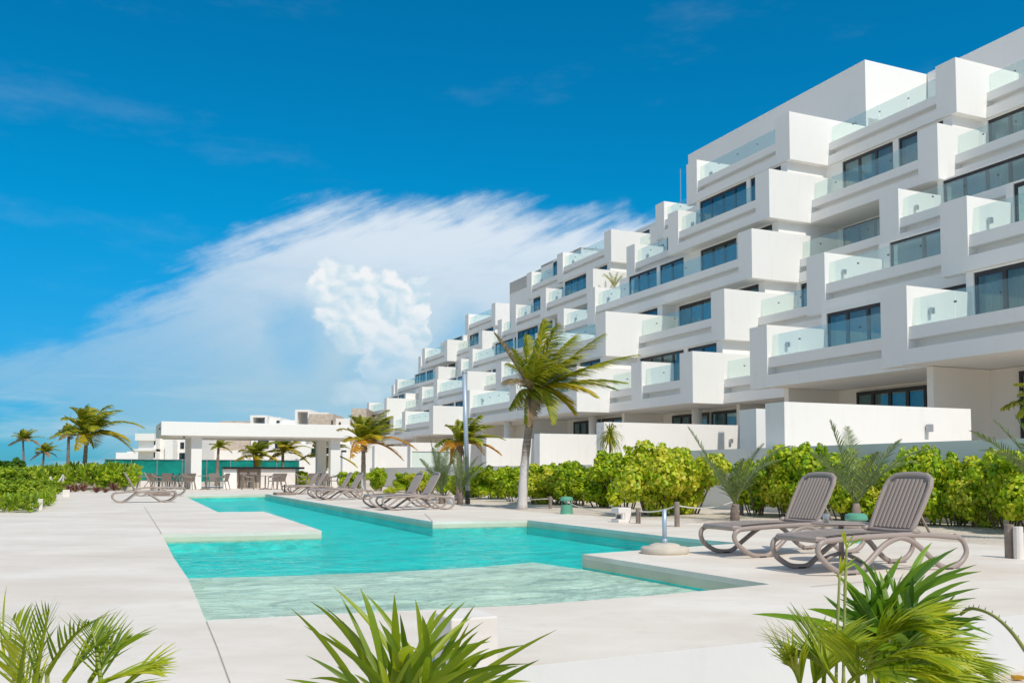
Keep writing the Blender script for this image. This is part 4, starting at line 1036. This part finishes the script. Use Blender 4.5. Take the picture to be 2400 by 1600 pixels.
p = atD(524, 1143, 52.3); ub_, wb_ = to_uw(p); bc = empty('bar_counter', wv(wb_, ub_), AZ, 'white bar counter with a long black top under the pavilion', 'bar counter')
MB().box(-.05, 4.5, -.15, .75, 1.10, 1.22).build('counter_top', M['black'], bc)
MB().box(0, .72, 0, .6, 0, 1.10).build('end_block', M['plaster'], bc)
MB().box(2.05, 4.0, .0, .6, 0, 1.10).build('counter_front', M['block'], bc)
MB().box(.72, 2.05, .45, .6, 0, 1.10).build('back_panel', M['stone'], bc)
MB().box(3.7, 4.5, 1.4, 2.0, 0, 1.05).build('side_counter', M['stone'], bc)
for i in range(2):
    p = wv(wb_+1.05+.55*i, ub_+.05); rt = empty('bar_stool', (p.x, p.y, 0), AZ, ['bar stool at the left of the dark counter recess', 'bar stool at the right of the dark counter recess'][i], 'bar stool', 'bar stools at the counter')
    MB().box(-.18, .18, -.18, .18, .72, .77).build('seat', M['chair'], rt); 
    for a in (-1, 1):
        for b in (-1, 1): MB().tube([(a*.15, b*.15, .72), (a*.2, b*.2, 0)], .015, 6).build('leg', M['frame'], rt)
    MB().box(-.2, .2, -.21, -.18, .77, .92).build('backrest', M['chair'], rt)
def make_chair():
    rt = empty('armchair'); m = M['chair']
    MB().box(-.24, .24, -.22, .24, .42, .46).build('seat', m, rt, bevel=.012)
    s = MB()
    s.v += [(-.24, .20, .46), (.24, .20, .46), (.27, .30, .86), (-.27, .30, .86), (-.24, .23, .46), (.24, .23, .46), (.27, .33, .86), (-.27, .33, .86)]
    s.f += [(0, 1, 2, 3), (7, 6, 5, 4), (0, 4, 5, 1), (1, 5, 6, 2), (2, 6, 7, 3), (3, 7, 4, 0)]; s.build('backrest', m, rt)
    for a in (-1, 1):
        MB().tube(catmull([(a*.27, .30, .80), (a*.29, .1, .67), (a*.285, -.15, .65), (a*.27, -.24, .60)], 4), .03, 6, 1.3, .8).build('armrest', m, rt, smooth=True)
        MB().tube([(a*.27, -.24, .61), (a*.25, -.22, .44), (a*.27, -.27, 0)], [.026, .028, .020], 6).build('leg', m, rt)
        MB().tube([(a*.24, .22, .46), (a*.27, .34, 0)], [.028, .020], 6).build('leg', m, rt)
    return rt
ch = make_chair()
def make_table():
    rt = empty('cafe_table'); m = M['chair']
    MB().box(-.37, .37, -.37, .37, .71, .74).build('table_top', m, rt, bevel=.01)
    MB().tube([(0, 0, .05), (0, 0, .71)], .035, 8).build('table_stem', m, rt)
    s = MB()
    for k in range(4):
        a = k*math.pi/2+.785; s.tube([(0, 0, .07), (.34*math.cos(a), .34*math.sin(a), .015)], [.03, .02], 6)
    s.build('table_feet', m, rt); return rt
tb = make_table()
first_t = True
tables = [(880, 'farthest left'), (0, '')]
tabs = [(372, 53.0, 'cafe table at the left, behind the left loungers'), (410, 50.5, 'cafe table beside the left pavilion column'), (482, 49.0, 'cafe table in front of the left pavilion column'), (622, 49.5, 'cafe table in front of the bar counter'), (745, 52.0, 'cafe table between the two right columns'), (800, 53.5, 'cafe table behind the right pavilion column')]
used = 0
for i, (x, D, lab) in enumerate(tabs):
    o = tb if i == 0 else copy_tree(tb); p = atD(x, HOR, D); o.location = (p.x, p.y, 0); o.rotation_euler = (0, 0, .2*i)
    tag(o, lab, 'cafe table', 'cafe tables at the pavilion')
    for j in range([4, 4, 3, 3, 4, 3][i]):
        a = [(-.85, -.1), (.85, .1), (.1, .9), (0, -.85)][j] if i % 2 == 0 else [(-.8, -.35), (.8, -.25), (.3, .85), (0, -.8)][j]
        c = ch if used == 0 else copy_tree(ch); used += 1
        c.location = (p.x+a[0], p.y+a[1], 0); c.rotation_euler = (0, 0, math.atan2(a[1], a[0])-math.pi/2+random.uniform(-.25, .25))
        pos_ = ['left of', 'right of', 'behind', 'in front of'][j]
        tag(c, 'taupe armchair %s the %s' % (pos_, lab.replace('cafe ', '')), 'chair', 'taupe armchairs at the pavilion')
# green mesh fence
f0 = atD(245, HOR, 76); f1 = atD(700, HOR, 84); d = (f1-f0); Lf = math.hypot(d.x, d.y)
fn = empty('mesh_fence', (f0.x, f0.y, 0), math.atan2(d.y, d.x), 'long fence hung with green mesh behind the pavilion', 'fence')
m = MB(); k_ = 40
for i in range(k_):
    a, b = Lf*i/k_, Lf*(i+1)/k_; o0, o1 = .04*math.sin(i*1.7), .04*math.sin((i+1)*1.7)
    m.poly([(a, o0, .1), (b, o1, .1), (b, o1, 1.96), (a, o0, 1.96)])
m.build('mesh_panel', M['mesh'], fn)
m = MB(); m.tube([(0, -.06, 1.98), (Lf, -.06, 1.98)], .03, 6); m.build('top_rail', M['metal'], fn)
for i in range(9): MB().tube([(Lf*i/8, -.07, 0), (Lf*i/8, -.07, 2.02)], .035, 6).build('post', M['metal'], fn)

# ------------------------------------------------------------------ villas behind
def villa(name_label, D, parts, stone=(), holes=(), wins=()):
    """parts: (x0, x1, ytop, ybot, depth, offset) in photo pixels at distance D"""
    rt = empty('villa', atD(0, HOR, D)*1.0, 0, name_label, 'villa'); rt.location = (0, D, 0)
    S = D/F
    def X(x): return (x-1200)*S
    def Z(y): return CAMZ+(HOR-y)*S
    for j, (x0, x1, y0, y1, dp, off) in enumerate(parts):
        MB().box(X(x0), X(x1), off, off+dp, max(-.05, Z(y1)), Z(y0)).build('wall', M['plaster'], rt)
    for (x0, x1, y0, y1, dp, off) in stone: MB().box(X(x0), X(x1), off, off+dp, max(-.05, Z(y1)), Z(y0)).build('stone_wall', M['stone'], rt)
    for (x0, x1, y0, y1, off) in wins:
        w_ = MB().box(X(x0), X(x1), off-.06, off+.05, Z(y1), Z(y0)).build('window', M['frame'], rt)
        MB().box(X(x0)+.08, X(x1)-.08, off-.08, off-.062, Z(y1)+.08, Z(y0)-.08).build('pane', M['pane'], w_)
    for (x0, x1, y0, y1, off, dp) in holes:       # portal frame: posts and lintel
        g = MB(); t = (x1-x0)*.16; g.box(X(x0), X(x0+t), off, off+dp, Z(y1), Z(y0)); g.box(X(x1-t), X(x1), off, off+dp, Z(y1), Z(y0)); g.box(X(x0+t), X(x1-t), off, off+dp, Z(y0+5), Z(y0))
        g.build('roof_frame', M['plaster'], rt)
    return rt
v = villa('white villa with roof glass left of the pavilion', 105, [(321, 366, 1016, 1032, 14, -.6), (324, 366, 1032, 1110, 14, 0), (318, 366, 1052, 1057, 14, -1.0), (366, 384, 1003, 1110, 14, 1.2), (384, 402, 1030, 1110, 9, .4), (402, 428, 1005, 1110, 9, 2.0)], wins=[(361, 364, 1034, 1042, -.0), (361, 364, 1060, 1072, 0), (408, 417, 1035, 1050, 2.0), (406, 420, 1060, 1076, 2.0)])
MB().box((322-1200)*105/F, (366-1200)*105/F, 0, .05, CAMZ+(1106-1016)*105/F, CAMZ+(1106-1006)*105/F).build('glass_railing', M['glass'], v)
villa('white and stone villa seen under and above the pavilion roof', 122, [(455, 500, 1020, 1115, 9, 0), (500, 560, 1055, 1115, 8, 1), (583, 700, 994, 1115, 12, 1), (623, 650, 976, 1000, 8, 1.5), (650, 690, 982, 1000, 8, 2.5), (560, 583, 1060, 1115, 8, 2)],
      [(504, 583, 985, 1058, 7, 1.5)], [(583, 624, 972, 996, .5, 6)], [(486, 489, 1035, 1046, 0), (486, 489, 1060, 1076, 0), (641, 648, 984, 989, 1.45), (600, 625, 1030, 1050, 1), (640, 660, 1030, 1050, 1)])
villa('white villa with a square roof frame and stone block beside the palm', 112, [(700, 905, 1040, 1115, 10, 0), (722, 765, 965, 1050, 8, 1), (778, 812, 978, 1050, 8, 2), (700, 722, 996, 1050, 9, 1.4)],
      [(721, 779, 969, 1045, 7, .4), (814, 850, 953, 1045, 7, 2.6)], [(686, 722, 958, 1000, 1.0, 6)], [(787, 791, 987, 993, 1.95), (775, 778, 984, 996, .35), (730, 760, 1050, 1070, -.0), (800, 812, 1055, 1070, -.0)])
villa('low far white villa in the gap left of the mesh fence', 150, [(272, 325, 1060, 1112, 8, 0), (280, 300, 1057, 1112, 6, 3)])
# potted palm on the balcony
pp = wv(w_at(1440, 60.0, 650), 60.0, ZB(3)+3.2+.5); rt = empty('potted_palm', pp, 0, 'small potted palm on a balcony of the fourth row', 'potted plant')
MB().lathe([(.16, 0), (.22, .4), (.19, .4), (0, .36)], 16).build('pot', M['block'], rt)
for i in range(9):
    a = i*.7; d = Vector((math.cos(a), math.sin(a), .9))*1.0
    frond_mesh(Vector((0, 0, .4)), Vector((0, 0, .4))+d*.5+Vector((0, 0, .5)), Vector((0, 0, .5))+d*Vector((1, 1, .8)).length*.6, .3, 14, .04, droop=.2, sd=i).build('frond', L_coco, rt)

# ------------------------------------------------------------------ foreground plants
def blade(mb, p0, p2, wd, bend, rnd, twist=None, n=9):
    """strap leaf from p0 to tip p2, bowed by bend"""
    d = p2-p0; c = p0+d*.5+bend; P = bez(p0, c, p2, n)
    view = Vector((0, -1, 0)); tw = twist if twist is not None else rnd.uniform(-.9, .9); sides = []
    for k in range(n+1):
        t = (P[min(n, k+1)]-P[max(0, k-1)]).normalized(); s0 = t.cross(view).normalized(); s1 = t.cross(s0).normalized(); a = tw*(.4+.6*k/n)
        sides.append((s0*math.cos(a)+s1*math.sin(a)).normalized())
    prof = [.35, .55, .75, .92, 1.0, .98, .88, .68, .38, .02]
    mb.ribbon(P, [wd*q for q in prof[:n+1]], sides, .35)
def rosette(label, tips, base_px, D, wd, m_, seed, extra=24, name='strap_plant', basez=-.36, spread=1.0):
    rnd = random.Random(seed); bx, by = base_px; cpt = atD(bx, by, D); rt = empty(name, (cpt.x, cpt.y, basez), 0, label, 'plant', 'foreground plants')
    org = Vector((cpt.x, cpt.y, basez)); c0 = cpt-org
    mb = MB(); mb2 = MB()
    for i, (x, y, dd) in enumerate(tips):
        tip = atD(x, y, D+dd)-org; a = c0+Vector((rnd.uniform(-.07, .07), rnd.uniform(-.08, .08), rnd.uniform(-.06, .03)))
        L = (tip-a).length; out_ = Vector((tip.x-a.x, tip.y-a.y, 0))
        blade(mb, a, tip, wd*rnd.uniform(.8, 1.15), Vector((-out_.x*.12, -out_.y*.1, L*rnd.uniform(.05, .26))), rnd)
    for i in range(extra):
        a_ = rnd.uniform(0, 6.283); el = rnd.uniform(.1, 1.2); L = rnd.uniform(.28, .5)*spread
        a = c0+Vector((rnd.uniform(-.08, .08), rnd.uniform(-.08, .08), rnd.uniform(-.1, .0)))
        tip = a+Vector((math.cos(a_)*math.cos(el), math.sin(a_)*math.cos(el)*.8, math.sin(el)*.75))*L
        blade(mb, a, tip, wd*rnd.uniform(.6, 1.1), Vector((0, 0, L*rnd.uniform(.05, .2))), rnd)
    mb.build('leaf_blades', m_, rt)
    st_ = MB(); st_.tube([(0, 0, -.02), c0*.5, c0+Vector((0, 0, .02))], [.05, .045, .05], 8); st_.build('stem', M['bark'], rt, smooth=True)
    return rt
cen = [(680,1423,-.1),(726,1407,.1),(759,1419,.15),(779,1373,.1),(843,1376,0),(924,1391,-.1),(973,1402,.1),(937,1436,-.15),(1023,1427,.15),(1065,1409,0),(1092,1407,.15),(989,1441,-.2),(1135,1455,-.1),(1150,1502,.15),(1232,1510,0),(1248,1554,-.1),(1244,1595,.1),
       (716,1534,0),(724,1590,-.2),(866,1467,.1),(895,1462,-.3),(982,1524,-.35),(888,1545,-.35),(1052,1480,-.15),(1010,1545,-.3),(830,1500,.2),(940,1480,.25),(1080,1500,.25),(1120,1560,-.3),(790,1560,-.3),(1185,1525,.1),(760,1480,.1),(1000,1470,.3),(905,1500,-.1)]
rosette('strap leaved green plant in the middle of the foreground', cen, (955, 1665), 2.35, .019, L_fore, 31, 44)
# left feathery palm
def feather(label, fr_, base, D, m_list, seed, ll, n_, wd, name='young_palm', droop=.10, dy_=0):
    bpx = atD(base[0], base[1], D); org = Vector((bpx.x, bpx.y, -.36)); rt = empty(name, org, 0, label, 'palm plant', 'foreground plants')
    b0 = Vector((0, 0, .04))
    MB().tube([(0, 0, -.03), (0, 0, .08)], [.05, .04], 8).build('stem', M['bark'], rt, smooth=True)
    for i, (sx_, sy_, x, y, dd, arch, mi) in enumerate(fr_):
        y += dy_; sy_ += dy_
        tip = atD(x, y, D+dd)-org; st0 = atD(sx_, sy_, D+dd*.4)-org
        frond_mesh(b0 if False else st0, st0*.5+tip*.5+Vector((0, 0, arch)), tip, ll, n_, wd, droop=droop, wind=Vector((.05, 0, .0)), fwd=1.1, r=.006, sd=seed*31+i).build('frond', m_list[mi], rt)
        MB().tube([b0, b0.lerp(st0, .5)+Vector((0, 0, .02)), st0], [.008, .007, .006], 6).build('leaf_stalk', M['cane'], rt)
    return rt
feather('feathery yellow green young palm in the lower left corner', [(90,1570,30,1430,.1,.03,0),(80,1600,115,1410,0,.02,0),(110,1560,210,1440,-.1,.03,0),(150,1580,250,1470,.1,.02,0),(220,1590,375,1560,0,.03,1),(210,1580,300,1480,.15,.03,0),(60,1600,-20,1500,0,.03,1),(230,1610,330,1620,-.1,.03,0),(40,1620,60,1480,-.2,.02,1),(240,1600,215,1450,.1,.02,0),(20,1480,-60,1400,0,.02,1),(100,1640,20,1540,.1,.03,1),(280,1600,370,1540,.05,.02,1)],
        (150, 1900), 2.3, [L_fore, L_forey], 8, .16, 11, .007, droop=.06, dy_=18)
# right fan palm with yellow drooping fronds
fan_dark = [(1955,1345,-.1),(1990,1312,0),(2012,1305,.1),(2045,1320,.05),(2075,1330,.1),(2115,1300,.1),(2185,1270,.15),(2245,1282,.1),(2250,1312,.1),(2215,1345,-.1),(2290,1322,.15),(2300,1338,0),(2275,1360,.2),(2296,1377,.1),(2290,1400,.1),(2245,1440,-.1),(2305,1445,.1),(2315,1452,0),(2330,1490,.1),(2320,1500,.0),(1965,1425,0),(1962,1470,.1),(1985,1495,-.05),(2000,1380,.1),(2040,1370,-.1),(2090,1345,0),(2150,1320,-.1),(2200,1300,0),(2150,1365,-.15),(2200,1395,-.1),(2230,1370,.2),(2180,1420,-.2),(2070,1395,-.2),(2120,1380,-.25),(1990,1445,.15),(2250,1475,-.1),(1985,1520,.1),(2120,1340,.2),(2170,1345,.1),(2240,1410,.0),(2060,1420,.1),(2100,1420,.0)]
rosette('dark green fan leaved palm in the lower right foreground', fan_dark, (2085, 1500), 3.1, .024, L_fored, 41, 110, 'fan_palm', spread=.75)
feather('yellow green drooping palm fronds low in the right foreground', [(2035,1520,2160,1450,-.2,.05,1),(2040,1530,2170,1480,-.2,.06,1),(2060,1570,2240,1530,-.2,.07,1),(2080,1590,2300,1580,-.1,.09,0),(2090,1600,2320,1570,.1,.10,0),(2040,1560,2230,1560,-.3,.05,1),(1960,1600,1870,1540,0,.05,0),(1930,1600,1940,1500,.1,.03,0),(1900,1620,1960,1520,.05,.03,1),(2060,1600,2250,1610,-.3,.05,1),(1990,1600,2080,1590,-.3,.05,0),(2100,1620,2330,1620,0,.06,0),(1880,1620,1850,1560,0,.03,1),(2010,1600,2010,1510,-.2,.03,1),(2150,1600,2270,1640,-.2,.05,0)],
        (2050, 1850), 2.7, [L_fore, L_forey], 9, .24, 26, .010, 'feather_palm', .12)
for i, (xb, yb, xt, yt) in enumerate(((1960, 1720, 1968, 1345), (1978, 1720, 1984, 1285))):
    pts = [atD(xb, yb, 2.8), atD((xb+xt)/2-3, (yb+yt)/2, 2.8), atD(xt, yt, 2.8)]; o_ = Vector((pts[0].x, pts[0].y, -.36)); rt = empty('cane', o_, 0, ['shorter thin green cane in the right foreground', 'taller thin green cane with a tuft in the right foreground'][i], 'cane', 'thin canes in the right foreground')
    P = [Vector((0, 0, 0))]+[q-o_ for q in pts]; m = MB(); C_ = catmull(P, 10); m.tube(C_, [.0065-.003*k/len(C_)+(.0015 if k % 5 == 0 else 0) for k in range(len(C_))], 7); m.build('stalk', M['cane'], rt, smooth=True)
    t_ = MB(); rnd = random.Random(i)
    for k in range(7): 
        e_ = P[-1]+Vector((rnd.uniform(-.02, .07), rnd.uniform(-.02, .02), rnd.uniform(.01, .06))); blade(t_, P[-1], e_, .006, Vector((0, 0, .01)), rnd)
    t_.build('tuft', L_forey, rt)
a = [atD(2460, 1640, 2.9), atD(2400, 1520, 2.9), atD(2340, 1450, 2.9), atD(2280, 1425, 3.0), atD(2250, 1440, 3.05)]
o_ = Vector((a[0].x, a[0].y, -.36)); rt = empty('arching_stalk', o_, 0, 'arching thorny leaf stalk entering from the right edge', 'leaf stalk')
P = catmull([Vector((0, 0, 0))]+[q-o_ for q in a], 8); MB().tube(P, [.012-.0085*k/len(P) for k in range(len(P))], 7, 1.4, .7).build('stalk', M['cane'], rt, smooth=True)
m = MB()
for k in range(8, len(P)-2, 2): m.tube([P[k], P[k]+Vector((.004, 0, .014))], [.003, .0005], 4)
m.build('thorns', M['bark'], rt)
o = MB().box(-.03, .03, -.02, .02, 0, .02); rt = o.build('fallen_leaf', L_cocoo, None, False, atz(2385, 1590, -.35)); tag(rt, 'small orange leaf lying on the sand in the lower right corner', 'leaf')
